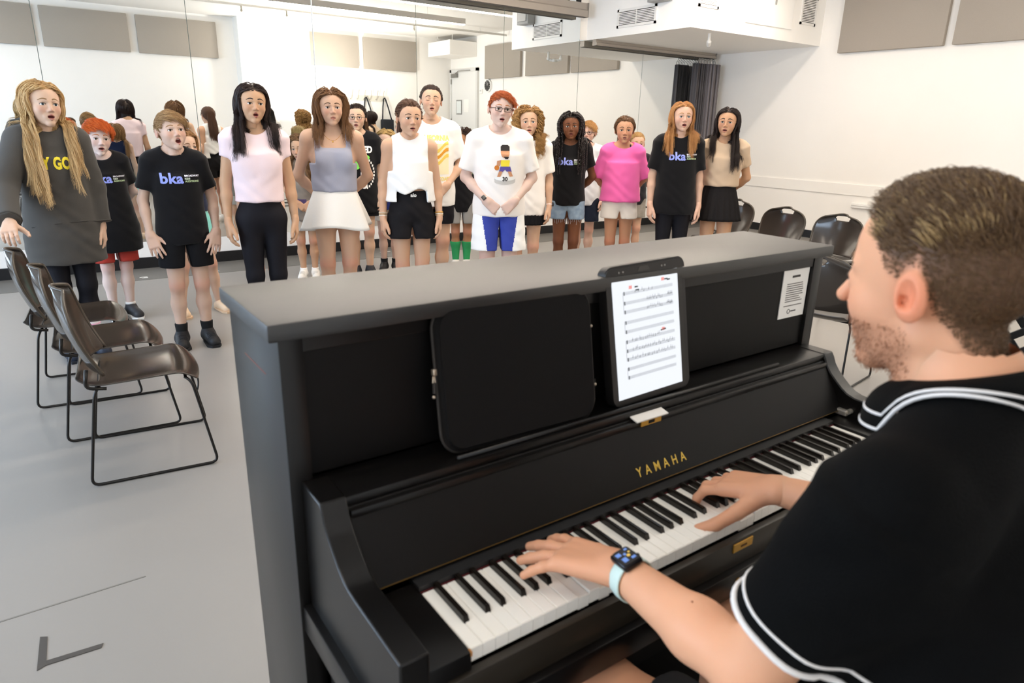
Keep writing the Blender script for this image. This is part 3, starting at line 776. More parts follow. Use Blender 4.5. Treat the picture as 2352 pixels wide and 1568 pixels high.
# ------------------------------------------------------------------ the room
XL, XR, YB, YF, ZC = -4.5, 8.95, -1.3, 7.07, 3.5
wallm = mat('wall_paint', '#faf6f0', rough=.75, spec=.3, noise=.015, nscale=3, bump=.03, bscale=90)
ceilm = mat('ceiling_paint', '#f4f1ec', rough=.8, spec=.2)
def struct(name, mb, m, parent=None, **k):
    o = mb.build(name, m, parent, **k)
    if parent is None: o['kind'] = 'structure'
    return o
def floor_mat():
    m = mat('floor_vinyl', '#918d88', rough=.32, spec=.4, noise=.05, nscale=1.3, bump=.02, bscale=25)
    return m
fl = struct('floor', MB().box((XL-.2, YB-.2, -.1), (XR+.2, YF+.2, 0)), floor_mat())
struct('ceiling', MB().box((XL-.2, YB-.2, ZC), (XR+.2, YF+.2, ZC+.1)), ceilm)
struct('wall_front', MB().box((XL, YF, 0), (XR, YF+.15, ZC)), wallm)
struct('wall_right', MB().box((XR, YB-.15, 0), (XR+.15, YF+.15, ZC)), wallm)
struct('wall_rear', MB().box((XL, YB-.15, 0), (XR, YB, ZC)), wallm)
wl = MB().box((XL-.15, YB, 0), (XL, YF, .75)).box((XL-.15, YB, 2.75), (XL, YF, ZC)).box((XL-.15, YB, .75), (XL, .6, 2.75)).box((XL-.15, 5.8, .75), (XL, YF, 2.75))
struct('wall_left', wl, wallm)
w1 = struct('window_1', MB().box((XL-.10, .6, .75), (XL-.04, 5.8, .81)).box((XL-.10, .6, 2.69), (XL-.04, 5.8, 2.75)).box((XL-.1, .6, .81), (XL-.04, .66, 2.69)).box((XL-.1, 5.74, .81), (XL-.04, 5.8, 2.69)), mat('window_frame', '#d8d8d6', rough=.4))
for y in (2.3, 4.05): MB().box((XL-.09, y, .81), (XL-.05, y+.05, 2.69)).build('mullion', mat('window_frame'), w1)
struct('wall_pilaster', MB().box((3.68, YB, 0), (5.18, YB+.36, ZC)), mat('pilaster_paint', '#f8f7f4', rough=.7))
struct('wall_soffit', MB().box((6.272, 5.216, 2.63), (XR, YF, ZC)), mat('soffit_paint', '#f9f7f3', rough=.75))
# low trim under the mirrors and along the walls
bb = mat('baseboard_black', '#141416', rough=.45)
struct('baseboard_front', MB().box((XL, YF-.035, 0), (XR, YF, .11), .004), bb)
struct('trim_1', MB().box((XL, YF-.022, .11), (XR, YF, .27), .003), mat('trim_white', '#eeece8', rough=.5))
struct('baseboard_right', MB().box((XR-.014, YB, 0), (XR, YF-.035, .11)), bb)
struct('baseboard_rear', MB().box((XL, YB, 0), (XR, YB+.014, .11)), bb)
struct('baseboard_left', MB().box((XL, YB, 0), (XL+.014, YF, .11)), bb)
struct('trim_2', MB().box((XR-.018, YB+1.4, .665), (XR, YF, .815), .003), mat('wall_paint'))
# darker seam strip of the floor sheet below the mirrors
struct('floor_strip', MB().box((XL, 6.46, 0), (XR, YF-.04, .0025)), mat('floor_strip', '#66635f', rough=.5, noise=.1, nscale=2))
struct('floor_seam', MB().box((XL, 6.45, 0), (XR, 6.458, .003)), mat('seam', '#77736d'))
struct('floor_seam', MB().box((XL, 1.58, 0), (-.3, 1.586, .0012)), mat('seam_soft', '#77746f', rough=.4))

# mirrors
mm = mat('mirror_glass', (.90, .925, .915), rough=.0, metal=1.)
mir = thing('wall_mirror', 'full height wall mirror of seamed glass panels behind the singing children', 'mirror', (0, YF-.02, 0))
ex = [-4.4, -3.90, -2.65, -1.395, -.141, 1.118, 2.371, 3.613, 4.865, 6.128, 7.366, 8.60]
for i in range(len(ex)-1):
    top = 3.3 if ex[i] < 6.1 else 2.625
    o = MB().box((ex[i]+.003, -.004, .27), (ex[i+1]-.003, .004, top)).build('mirror_panel', mm, mir)
MB().box((-4.4, .005, .27), (6.125, .018, 3.3)).box((6.13, .005, .27), (8.6, .018, 2.62)).build('backing', mat('mirror_edge', '#8f9a96', rough=.4), mir)
MB().box((2.3695, -.014, .27), (2.3775, -.003, 3.3)).build('edge_strip', mat('edge_strip', '#f0f0ee', rough=.4), mir)

# acoustic panels
apm = mat('acoustic_fabric', '#aaa196', rough=.95, spec=.1, noise=.05, nscale=150, bump=.1, bscale=300)
def apanel(lo, hi, label, grp):
    o = MB().box(lo, hi, .012).build('acoustic_panel', apm, None, True, 40); tag(o, label, 'acoustic panel', grp); return o
g = 'acoustic panels on the right wall'
apanel((XR-.075, 3.56, 2.515), (XR-.012, 4.90, 3.24), 'grey fabric acoustic panel on the right wall nearest the white soffit', g)
apanel((XR-.075, 2.02, 2.515), (XR-.012, 3.46, 3.24), 'grey fabric acoustic panel on the right wall at the top right corner of the photo', g)
apanel((XR-.075, .40, 2.515), (XR-.012, 1.82, 3.24), 'grey fabric acoustic panel on the right wall closest to the round clock', g)
g = 'acoustic panels on the rear wall'
for x0, x1, lb in ((-1.25, .16, 'leftmost grey acoustic panel reflected in the mirror above the tall blonde girl'), (.28, 1.70, 'grey acoustic panel reflected in the mirror, second from the left edge'),
                   (1.84, 3.32, 'grey acoustic panel reflected in the mirror just left of the white pilaster'), (5.22, 6.43, 'grey acoustic panel reflected in the mirror just right of the white pilaster'), (6.56, 7.93, 'grey acoustic panel reflected in the mirror above the coat rack')):
    apanel((x0, YB+.012, 2.68), (x1, YB+.075, 3.37), lb, g)

# soffit fittings
gm = mat('grille_white', '#eceae6', rough=.5)
def grille(axis, u0, u1, z0, z1, pos, label, mid=True, nsl=9, cols=2):
    def B(a, b, zz0, zz1, d0, d1):
        return ((pos-d1, a, zz0), (pos-d0, b, zz1)) if axis == 'x' else ((a, pos-d1, zz0), (b, pos-d0, zz1))
    t = thing('air_grille', label, 'vent', (0, 0, 0), 0, 'air grilles on the soffit')
    f = MB()
    for a, b, c, d in ((u0, u1, z0, z0+.03), (u0, u1, z1-.03, z1), (u0, u0+.03, z0, z1), (u1-.03, u1, z0, z1)): f.box(*B(a, b, c, d, 0, .014))
    f.build('frame', gm, t)
    MB().box(*B(u0+.02, u1-.02, z0+.02, z1-.02, -.001, .002)).build('duct_opening', mat('duct_dark', '#4a4846', rough=.9), t)
    n = nsl
    for i in range(n):
        z = z0+.035+(z1-z0-.07)*(i+.5)/n
        MB().box(*B(u0+.03, u1-.03, z-.006, z+.005, .003, .012)).build('slat', gm, t)
    for c in range(1, cols):
        u = u0+(u1-u0)*c/cols; MB().box(*B(u-.006, u+.006, z0+.03, z1-.03, .002, .0135)).build('mullion', gm, t)
    return t
grille('x', 5.78, 6.47, 2.725, 2.945, 6.272, 'slatted white air grille on the left face of the soffit', nsl=8)
grille('y', 6.36, 6.72, 2.862, 3.06, 5.216, 'slatted white air grille on the front face of the soffit, left of the access panel', nsl=8, cols=1)
grille('y', 8.40, 8.75, 2.862, 3.21, 5.216, 'slatted white air grille on the front face of the soffit beside the right wall', nsl=14, cols=1)
o = thing('access_panel', 'flat white access panel on the front face of the soffit', 'panel'); m_ = MB().box((7.26, 5.200, 2.775), (8.22, 5.215, 3.33), .003).build('panel', mat('access_white', '#f7f6f3', rough=.6), o)
MB().box((7.80, 5.19, 3.03), (7.83, 5.20, 3.10), .003).build('latch', mat('latch', '#a9a7a3', rough=.4), o)
o = thing('junction_box', 'grey metal junction box high on the left face of the soffit', 'box')
MB().box((6.13, 5.54, 2.945), (6.27, 5.82, 3.22), .006).build('body', mat('box_grey', '#9b9b99', rough=.5), o); MB().box((6.115, 5.58, 2.985), (6.13, 5.78, 3.18), .004).build('cover', mat('box_cover', '#b7b7b4', rough=.5), o)
o = thing('drain_trap', 'white plastic drain pipe trap hanging under the soffit', 'pipe')
MB().tube([(6.86, 5.42, 2.64), (6.86, 5.42, 2.545), (6.866, 5.425, 2.52), (6.885, 5.44, 2.505), (6.99, 5.528, 2.505), (7.009, 5.543, 2.52), (7.014, 5.548, 2.545), (7.014, 5.548, 2.58)], .019, 12).build('pipe', mat('pvc', '#f1efea', rough=.35), o, True)
for p in ((6.86, 5.42, 2.53), (7.014, 5.548, 2.53)): MB().sphere(p, .030).build('elbow', mat('pvc'), o, True)
MB().tube([(6.91, 5.46, 2.505), (6.96, 5.503, 2.505)], .026, 12).build('coupling', mat('pvc'), o, True)
# curtain tracks
tm = mat('track_alu', '#a59c92', rough=.45, metal=.3)
def track(x0, x1, y, z, label, h=.15):
    t = thing('curtain_track', label, 'track', (0, 0, 0), 0, 'curtain tracks above the mirror')
    MB().prism([(y-.05, z), (y-.05, z+h*.45), (y-.035, z+h*.55), (y-.035, z+h), (y+.04, z+h), (y+.04, z)], 'x', x0, x1).build('rail', tm, t)
    MB().box((x0, y-.03, z-.006), (x1, y+.02, z), 0).build('slot', mat('slot_dark', '#5a5550', rough=.7), t)
    MB().box((x1, y-.055, z-.004), (x1+.012, y+.045, z+h+.004), .003).build('end_cap', mat('cap_grey', '#8a847c', rough=.5), t)
    return t
t = track(-3.9, 6.10, 6.92, 2.885, 'long grey metal curtain track across the top of the mirror, ending left of the soffit', .17)
for x in (-2, 0, 2, 4, 5.95): MB().box((x, 6.90, 3.05), (x+.05, 6.95, ZC)).build('hanger', mat('hanger_black', '#1a1a1a', rough=.5), t)
t2 = track(6.285, 8.80, 6.92, 2.555, 'grey metal curtain track under the soffit above the dark curtain', .075)
# curtain bunched in the corner
cur = thing('curtain', 'charcoal grey pleated curtain bunched in the corner between mirror and right wall', 'curtain')
def curtain(x0, x1, y0, z0, z1, nf, amp, seed):
    r = random.Random(seed); n = nf*10; V = []; F = []
    for i in range(n+1):
        t = i/n; ph = t*nf*2*math.pi
        for j in range(7):
            u = j/6; z = z1+(z0-z1)*u; x = x0+(x1-x0)*t+.012*math.sin(ph*.5+1)*u
            V.append((x+.018*math.sin(ph*2), y0+amp*(.75+.35*u)*math.sin(ph)+.01*math.sin(t*17+seed), z))
    for i in range(n):
        for j in range(6): F.append((i*7+j, i*7+j+1, (i+1)*7+j+1, (i+1)*7+j))
    return V, F
V, F = curtain(8.30, 8.60, 6.86, .06, 2.46, 6, .055, 2)
o = mesh_np('pleat_cloth', np.array(V), np.array(F), mat('curtain_cloth', '#5d5a5d', rough=.9, noise=.12, nscale=30, stretch=(1, 1, .05)), cur); o.modifiers.new('thickness', 'SOLIDIFY').thickness = .004
V, F = curtain(8.55, 8.80, 6.80, .06, 2.46, 5, .06, 5)
o = mesh_np('pleat_cloth', np.array(V), np.array(F), mat('curtain_cloth2', '#857f82', rough=.9, noise=.12, nscale=30, stretch=(1, 1, .05)), cur); o.modifiers.new('thickness', 'SOLIDIFY').thickness = .004
hk = mat('hook_metal', '#55524f', rough=.4, metal=.7)
for i in range(14):
    x = 8.31+.036*i; MB().tube([(x, 6.90, 2.56), (x, 6.89, 2.53), (x+.006, 6.875, 2.515), (x, 6.86, 2.50), (x, 6.855, 2.455)], .004, 5).build('curtain_hook', hk, cur, True)
    MB().sphere((x, 6.90, 2.548), .009, 8, 6).build('glider', hk, cur, True)
# socket raceway on right wall
o = thing('cable_raceway', 'short white plastic cable box on the right wall behind the pianist forehead', 'outlet')
MB().box((XR-.05, 3.75, .505), (XR, 4.36, .565), .006).build('body', mat('plastic_white', '#f4f2ee', rough=.4), o); MB().box((XR-.053, 3.76, .53), (XR-.05, 4.35, .54)).build('lid_line', mat('plastic_line', '#cfccc6'), o)

# ceiling lamps; the short one is unseen fill added for the keys and pianist
lamp = mat('lamp_lens', '#ffffff', rough=.5, emit='#fff0df', estr=LAMP)
lw = mat('lamp_body', '#a9a6a1', rough=.5)
names = {3.3: 'long linear ceiling lamp, the lower of the two seen in the mirror', 4.72: 'long linear ceiling lamp hung closest to the mirror and soffit', .40: 'short unseen fill lamp added above the left end of the piano'}
for y, lb in names.items():
    t = thing('linear_lamp', lb, 'ceiling lamp', (0, y, 0), 0, 'linear lamps under the ceiling')
    x0, x1 = (.3, 7.6) if y > 4 else (.3, 6.56) if y > 3 else (-2.4, -.5)
    MB().box((x0, -.035, 3.205), (x1, .035, 3.30), .004).build('housing', lw, t)
    MB().box((x0+.01, -.03, 3.193), (x1-.01, .03, 3.2045)).build('lens', lamp if y > 1 else mat('fill_lamp_lens', '#ffffff', rough=.5, emit='#fff0df', estr=LAMP*.85), t)
    for x in (-2.2, -.7, .5, 1.6, 3.7, 5.8, 7.4):
        if x > x1 or x < x0: continue
        MB().tube([(x, 0, 3.30), (x, 0, ZC)], .003, 6).build('cable', mat('cable_white', '#dedcd8'), t)
# sprinkler pipe
t = thing('sprinkler_pipe', 'thin white sprinkler pipe hung across the room below the ceiling', 'pipe')
MB().tube([(-4.4, 1.25, 3.40), (8.9, 1.25, 3.40)], .021, 10).build('pipe', mat('pipe_white', '#e9e6e0', rough=.4), t, True)
for x in (-.6, 3.2, 4.0, 6.6): MB().cyl((x, 1.25, 3.31), .014, .09, 10).sphere((x, 1.25, 3.31), .022, 10, 8).build('sprinkler_head', mat('brass_dull', '#b9b2a2', rough=.4, metal=.6), t, True)
for x in (-2.4, 1.4, 5.3, 8.2): MB().tube([(x, 1.25, 3.4), (x, 1.25, ZC)], .006, 6).build('rod', mat('pipe_white'), t)
# things on the rear part of the right wall (seen in the mirror)
d1 = struct('door_1', MB().box((XR-.04, -1.18, 0), (XR-.004, -.02, 2.72)), mat('door_paint', '#e9e8e5', rough=.55))
fr = MB().box((XR-.06, -1.25, 0), (XR-.002, -1.18, 2.79)).box((XR-.06, -.02, 0), (XR-.002, .05, 2.79)).box((XR-.06, -1.25, 2.72), (XR-.002, .05, 2.79)).build('door_frame', mat('door_frame', '#dcdbd8', rough=.5), d1)
MB().box((XR-.056, -.94, 1.72), (XR-.04, -.68, 2.07), .004).build('vision_panel_frame', mat('vp_frame', '#8f8f8c', rough=.5), d1)
MB().box((XR-.058, -.915, 1.75), (XR-.05, -.705, 2.04)).build('vision_glass', mat('vp_glass', '#e6ebea', rough=.1), d1)
MB().box((XR-.11, -1.12, 2.60), (XR-.04, -.86, 2.69), .005).build('door_closer', mat('closer_grey', '#8d8b86', rough=.4, metal=.5), d1)
MB().tube([(XR-.075, -.95, 2.70), (XR-.20, -.6, 2.73), (XR-.07, -.25, 2.74)], .010, 6).build('closer_arm', mat('closer_grey'), d1)
MB().cyl((XR-.10, -.10, 1.10), .012, .06, 10, 'x').tube([(XR-.095, -.10, 1.10), (XR-.095, -.22, 1.10)], .011, 8).build('lever_handle', mat('closer_grey'), d1, True)
for z in (.3, 1.5, 2.45): MB().box((XR-.068, -1.20, z), (XR-.056, -1.17, z+.12)).build('hinge', mat('closer_grey'), d1)
o = MB().box((XR-.044, -.58, 1.78), (XR-.0405, -.36, 2.08)).build('notice_sheet', mat('paper', '#f6f4ef', rough=.8), None); tag(o, 'small white paper notice taped to the door beside its glass panel', 'paper')
ck = thing('wall_clock', 'round black faced wall clock with white rim above the ginger boy in glasses', 'clock', (XR, .48, 2.37))
MB().cyl((-.045, 0, 0), .145, .045, 32, 'x').build('rim', mat('clock_white', '#f2f1ee', rough=.4), ck)
MB().cyl((-.048, 0, 0), .120, .004, 32, 'x').build('dial', mat('clock_black', '#2a2b2d', rough=.4), ck)
for i in range(12):
    a = math.radians(30*i); c, s_ = math.sin(a), math.cos(a)
    MB().tube([(-.0495, c*.092, s_*.092), (-.0495, c*.110, s_*.110)], .0035, 5).build('hour_mark', mat('clock_white'), ck)
for L_, a, w_ in ((.06, 12, .004), (.09, -6, .003)):
    MB().tube([(-.050, 0, 0), (-.050, L_*math.sin(math.radians(a)), L_*math.cos(math.radians(a)))], w_, 5).build('hand', mat('clock_white'), ck)
o = thing('thermostat', 'small white wall control between the door and the clock', 'switch'); MB().box((XR-.03, .10, 2.20), (XR, .22, 2.30), .005).build('body', mat('plastic_white'), o); MB().box((XR-.033, .13, 2.25), (XR-.03, .19, 2.28)).build('display', mat('disp', '#c9cdc9'), o)
ac = thing('air_handler_box', 'white boxed air duct above the door in the rear corner', 'duct')
MB().box((8.2, -1.12, 3.04), (XR-.002, -.06, 3.36), .01).build('casing', wallm, ac); MB().box((8.19, -1.05, 3.08), (8.2, -.12, 3.32), .003).build('front_panel', mat('soffit_paint'), ac)
for p in ((8.35, -.9), (8.35, -.2)): MB().tube([(p[0], p[1], 3.36), (p[0], p[1], ZC)], .008, 6).build('rod', mat('pipe_white'), ac)
# coat rack on the rear wall
cr = thing('coat_rack', 'pale wooden coat rack with six slanted hooks on the rear wall', 'coat rack', (6.6, YB, 1.965))
MB().box((-.47, .002, 0), (.47, .022, .125), .004).build('board', mat('rack_board', '#d5d0c3', rough=.6), cr)
for i in range(6):
    x = -.40+.16*i; MB().tube([(x, .022, .04), (x, .05, .03), (x+.005, .075, .06), (x+.035, .10, .245)], .008, 6).build('hook', mat('hook_wood', '#b4ada0', rough=.5), cr, True)
for i, (x, lb) in enumerate(((6.52, 'black fabric strap hanging from the middle of the coat rack'), (7.00, 'black fabric strap hanging from the last hook of the coat rack'))):
    st = thing('bag_strap', lb, 'strap')
    y0 = YB+.075
    MB().tube([(x-.02, y0, 1.55), (x, y0, 1.85), (x+.02, y0+.01, 2.03), (x+.05, y0+.01, 2.05), (x+.08, y0, 2.0), (x+.15, y0, 1.80), (x+.22, y0, 1.55)], .016, 6).build('webbing', mat('strap_black', '#1c1f26', rough=.8), st, True)
    MB().box((x-.06, y0-.05, 1.15), (x+.26, y0+.06, 1.56), .03).build('pouch', mat('strap_black'), st, True)
# ------------------------------------------------------------------ upright piano
pb = mat('piano_black', '#0d0b0a', rough=.30, spec=.45, noise=.12, nscale=6, bump=.012, bscale=120, stretch=(1, 6, 6))
pbs = mat('piano_satin', '#0c0a09', rough=.5, spec=.25, bump=.01, bscale=120)
brass = mat('brass', '#b98a3c', rough=.35, metal=.85)
PN = thing('upright_piano', 'black satin upright piano the man plays, tablet on its music shelf', 'piano')
def part(mb, name, m=pb, par=PN, **k): return mb.build(name, m, par, **k)
part(MB().box((-.164, .318, 1.150), (1.386, .622, 1.180), .005), 'lid', mat('piano_lid', '#171513', rough=.40, spec=1., noise=.25, nscale=2.5, bump=.006, bscale=40, stretch=(.4, 3, 3)), smooth=True, auto=35)
part(MB().box((-.145, .335, .0), (-.105, .640, 1.150), .003), 'side_panel', smooth=True, auto=35)
part(MB().box((1.327, .335, .0), (1.367, .640, 1.150), .003), 'side_panel', smooth=True, auto=35)
part(MB().box((-.105, .346, .90), (1.327, .362, 1.125)), 'upper_panel', pbs)
part(MB().box((-.105, .338, 1.122), (1.327, .362, 1.150), .002), 'top_rail')
part(MB().box((-.105, .30, .10), (1.327, .318, .60)), 'lower_panel', pbs)
part(MB().box((-.105, .58, .05), (1.327, .62, 1.14)), 'back_panel', pbs)
part(MB().box((-.13, .04, .0), (1.352, .335, .10), .006), 'base_board')
part(MB().box((-.108, .250, .876), (1.330, .350, .895), .005), 'music_shelf', smooth=True, auto=35)
part(MB().tube([(.135, .262, .899), (1.105, .262, .899)], .0055, 8), 'stop_ledge', smooth=True)
prof = [(.336, .896), (.252, .896), (.244, .884), (.236, .866), (.222, .848), (.203, .831), (.185, .816), (.168, .806), (.148, .8), (.12, .798), (-.028, .796), (-.028, .650), (.336, .650)]
for x0, x1 in ((-.125, -.080), (1.302, 1.347)):
    o = part(MB().prism(prof[::-1], 'x', x0, x1), 'arm', smooth=True); o.data.set_sharp_from_angle(angle=math.radians(30))
    md = o.modifiers.new('soft_edges', 'BEVEL'); md.width = .003; md.segments = 2; md.limit_method = 'ANGLE'
part(MB().box((-.140, -.035, .596), (1.362, .340, .652), .004), 'key_bed', smooth=True, auto=35)
part(MB().box((-.080, -.020, .652), (1.302, -.004, .7135), .003), 'key_slip', mat('slip', '#2a241c', rough=.35), smooth=True, auto=35)
for x0, x1 in ((-.080, -.003), (1.225, 1.302)):
    part(MB().box((x0, -.012, .652), (x1, .175, .746), .003), 'key_block', smooth=True, auto=35)
part(MB().prism([(.176, .757), (.248, .878), (.262, .876), (.190, .752)], 'x', -.079, 1.301), 'fallboard', pbs)
part(MB().box((-.079, .236, .860), (1.301, .258, .8755), .005), 'fallboard_lip', smooth=True, auto=35)
part(MB().tube([(-.079, .1755, .7575), (1.301, .1755, .7575)], .0008, 6), 'fallboard_trim', mat('trim_bronze', '#6e5526', rough=.4, metal=.7))
part(MB().box((-.003, .152, .738), (1.225, .192, .751)), 'key_strip', mat('strip_slate', '#1c1c1d', rough=.5))
part(MB().box((-.002, .1485, .739), (1.224, .1525, .7415)), 'felt_strip', mat('felt_red', '#4c0a10', rough=.95))
for x in (-.12, 1.29): part(MB().box((x, .0, .10), (x+.05, .05, .598), .004), 'leg')
for x in (-.135, 1.277): part(MB().box((x, -.05, .0), (x+.08, .04, .10), .006), 'toe_block')
# keys
kw = mat('key_white', '#fffbf2', rough=.22, spec=.5); kb = mat('key_black', '#17120e', rough=.25, spec=.5)
W = .0235
def key_mesh(name, bm_, m):
    me = MB().bm(bm_); o = me.build(name, m, PN, True); o.data.set_sharp_from_angle(angle=math.radians(35)); return o
bm_ = bmesh.new(); bmesh.ops.create_cube(bm_, size=1)
for v in bm_.verts: v.co = Vector((v.co.x*(W-.0009), .075+v.co.y*.150, -.012+v.co.z*.024))
bmesh.ops.bevel(bm_, geom=[e for e in bm_.edges if all(v.co.z > -.001 for v in e.verts)], offset=.0011, segments=2, affect='EDGES')
k0 = key_mesh('white_key', bm_, kw); wme = k0.data
pressed = {11: 1.7, 27: 2.2, 9: 1.2, 28: 2.0}
for i in range(52):
    o = k0 if i == 0 else k0.copy()
    if i: COL.objects.link(o)
    o.location = (W*(i+.5), .0, .740)
    if i in pressed:
        o.rotation_euler = (math.radians(pressed[i]), 0, 0); o.location.z = .740-.150*math.sin(math.radians(pressed[i]))
bm_ = bmesh.new(); bmesh.ops.create_cube(bm_, size=1)
for v in bm_.verts:
    top = v.co.z > 0; w_ = .0088 if top else .0112; fr = v.co.y < 0
    v.co = Vector((v.co.x*w_, (.0555 if top else .0500) if fr else .150, .0115 if top else -.004))
bmesh.ops.bevel(bm_, geom=[e for e in bm_.edges if all(v.co.z > 0 for v in e.verts)], offset=.0015, segments=2, affect='EDGES')
b0 = key_mesh('black_key', bm_, kb); first = True
for i in range(51):
    n = (i+5) % 7           # 0=C .. 5=A
    if n in (2, 6): continue
    sh = {0: -.0030, 1: .0030, 3: -.0035, 4: 0, 5: .0035}[n]
    o = b0 if first else b0.copy()
    if not first: COL.objects.link(o)
    first = False; o.location = (W*(i+1)+sh, 0, .740)
# lettering on the fallboard
V, F = text_mesh('YAMAHA', .0285, .0003, .56, 1.8); V[:, 0] *= .152/(V[:, 0].max()-V[:, 0].min())
sl = np.array([.072, .121]); sl /= np.linalg.norm(sl); base_ = np.array([.176, .757])+sl*.021; nrm = np.array([-sl[1], sl[0]])
P_ = np.array([(.608+v[0], *(base_+sl*v[1]+nrm*.0007)) for v in V]); mesh_np('brand_lettering', P_, F, mat('gold_leaf', '#d8b64e', rough=.4, metal=.4), PN, False)
# locks and fittings
part(MB().box((.578, .232, .8625), (.640, .2355, .876), .001), 'lock_plate', mat('gold_plate', '#c9993f', rough=.4, metal=.5))
part(MB().box((.600, .2312, .866), (.618, .2325, .873)), 'lock_hole', mat('hole_black', '#050505', rough=.8))
part(MB().prism([(.228, .877), (.256, .8835), (.256, .8865), (.227, .880)], 'x', .560, .656), 'lid_label', mat('tape_white', '#efeae3', rough=.7))
part(MB().box((.592, -.0225, .688), (.652, -.0195, .707), .0012), 'slip_plate', mat('gold_plate'))
part(MB().box((.614, -.0235, .6955), (.632, -.0222, .699)), 'keyhole', mat('hole_brown', '#5a3a12', rough=.6))
part(MB().cyl((.600, -.0365, .630), .008, .002, 16, 'y').cyl((.600, -.0372, .630), .005, .003, 12, 'y'), 'lock_cylinder', brass)
part(MB().cyl((1.290, .15, .762), .007, .012, 12, 'x').box((1.285, .152, .748), (1.301, .185, .764), .004), 'fallboard_hinge', mat('nickel', '#cfc8bc', rough=.3, metal=.7))
part(MB().box((-.0055, -.0125, .738), (-.002, -.004, .7465), .001), 'bare_wood_chip', mat('wood_bare', '#b07a45', rough=.7))
# scuff on the top corner of the left side
part(MB().box((-.1454, .42, 1.066), (-.1448, .55, 1.068)), 'scratch', mat('scratch', '#7a4436', rough=.7))
# notice
nt_ = thing('paper_notice', 'white printed notice sheet taped to the right end of the piano front', 'paper')
MB().box((1.204, .3435, .985), (1.322, .3455, 1.122)).build('sheet', mat('paper'), nt_)
gl = mat('print_grey', '#77736e', rough=.8)
MB().box((1.245, .3428, 1.098), (1.281, .3436, 1.104)).build('heading', mat('print_dark', '#4a4744', rough=.8), nt_)
rl = random.Random(5); m_ = MB()
for i in range(9): m_.box((1.225, .3430, 1.080-.0062*i), (1.225+.062+.018*rl.random(), .3436, 1.0825-.0062*i))
m_.box((1.222, .3430, 1.018), (1.306, .3436, 1.0205)); m_.build('text_lines', gl, nt_)
m_ = MB(); m_.tube([(1.248+.006*math.cos(a), .3432, 1.003+.006*math.sin(a)) for a in np.linspace(0, 6.283, 17)[:-1]], .0009, 5, True); m_.box((1.257, .3430, 1.001), (1.282, .3436, 1.0045)); m_.build('round_logo', mat('print_dark'), nt_)

# ---- tablet with sheet music
TB = thing('tablet', 'black cased tablet showing sheet music upright on the piano music shelf', 'tablet', (.659, .288, .8975))
Tm = Matrix.Rotation(math.radians(-9.5), 4, 'X') @ Matrix.Rotation(math.radians(-1.5), 4, 'Y')
def tpart(mb, name, m, **k): mb.rot(Tm); return mb.build(name, m, TB, **k)
tw, th = .246, .306
mb = MB().prism([(x, z) for x, z in rrect(-tw/2, tw/2, 0, th, .022)], 'y', -.010, .012); tpart(mb, 'case', mat('case_black', '#1a1817', rough=.45), smooth=True, auto=35)
mb = MB().prism([(x, z) for x, z in rrect(-tw/2, -tw/2+.232, .004, th-.004, .018)], 'y', -.0135, -.009); tpart(mb, 'bumper', mat('case_rim', '#24211f', rough=.5), smooth=True, auto=35)
sx0, sx1, sz0, sz1 = -tw/2+.015, -tw/2+.216, .017, th-.025
tpart(MB().box((sx0, -.0150, sz0), (sx1, -.0138, sz1)), 'screen', mat('screen_glow', '#20242a', rough=.15, emit='#f1f5fb', estr=.42))
tpart(MB().box((tw/2-.030, -.0105, .06), (tw/2-.022, -.0090, .25)), 'pencil_slot', mat('hole_black'))
for z0, z1 in ((.16, .24), (.105, .155)): tpart(MB().tube([(tw/2-.026, -.011, z0), (tw/2-.026, -.011, z1)], .0025, 8), 'pencil', mat('pencil_grey', '#b9b4ac', rough=.4), smooth=True)
tpart(MB().prism([(-.03, th-.018), (.008, th-.018), (.002, th-.008), (-.024, th-.008)], 'y', -.0145, -.013), 'camera_cutout', mat('cut_grey', '#3d3a37', rough=.5))
for x in (-.085, -.073, .045, .055): tpart(MB().cyl((x, -.0150, th-.014), .0022, .002, 8, 'y'), 'rivet', mat('rivet_grey', '#8b8782', rough=.4))
ink = mat('score_ink', '#3d4147', rough=.7, emit='#9da1a8', estr=.2); ink2 = mat('score_dark', '#33363a', rough=.7, emit='#44474c', estr=.08); red = mat('score_red', '#d98a86', rough=.7, emit='#e39a96', estr=.25)
staffs = [.226, .205, .186, .163, .143, .121, .101, .082, .061, .042]
mb = MB(); lx0, lx1 = sx0+.030, sx1-.018
for z in staffs:
    for i in range(5): mb.box((lx0, -.0153, sz0+z-.0000+i*.0014), (lx1, -.0150, sz0+z+.0004+i*.0014))
for z0, z1 in ((.186, .232), (.143, .169), (.082, .127), (.042, .067)):
    mb.box((lx0-.0006, -.0153, sz0+z0), (lx0, -.0150, sz0+z1))
tpart(mb, 'staff_lines', ink)
mb = MB(); rn = random.Random(11)
for z, a, b, n in ((.205, .45, .78, 12), (.186, .45, .78, 10), (.226, .2, .6, 6), (.121, .12, .7, 14), (.101, .12, .97, 20), (.082, .1, .97, 18), (.205, .88, .98, 6), (.186, .86, .98, 7)):
    for i in range(n):
        x = lx0+(lx1-lx0)*(a+(b-a)*(i+.5*rn.random())/n); zz = sz0+z+.006*rn.random()
        mb.box((x, -.0156, zz), (x+.0018, -.0152, zz+.0014)); mb.box((x+.0015, -.0156, zz), (x+.0018, -.0152, zz+.006))
for z in staffs: mb.box((lx0+.002, -.0156, sz0+z-.001), (lx0+.0045, -.0152, sz0+z+.007))
for x, z in ((.047, .238), (.05, .231), (.14, .243), (.148, .241), (.12, .131), (.127, .132)): mb.box((lx0+x-.012, -.0156, sz0+z), (lx0+x-.002, -.0152, sz0+z+.003))
tpart(mb, 'notes', ink2)
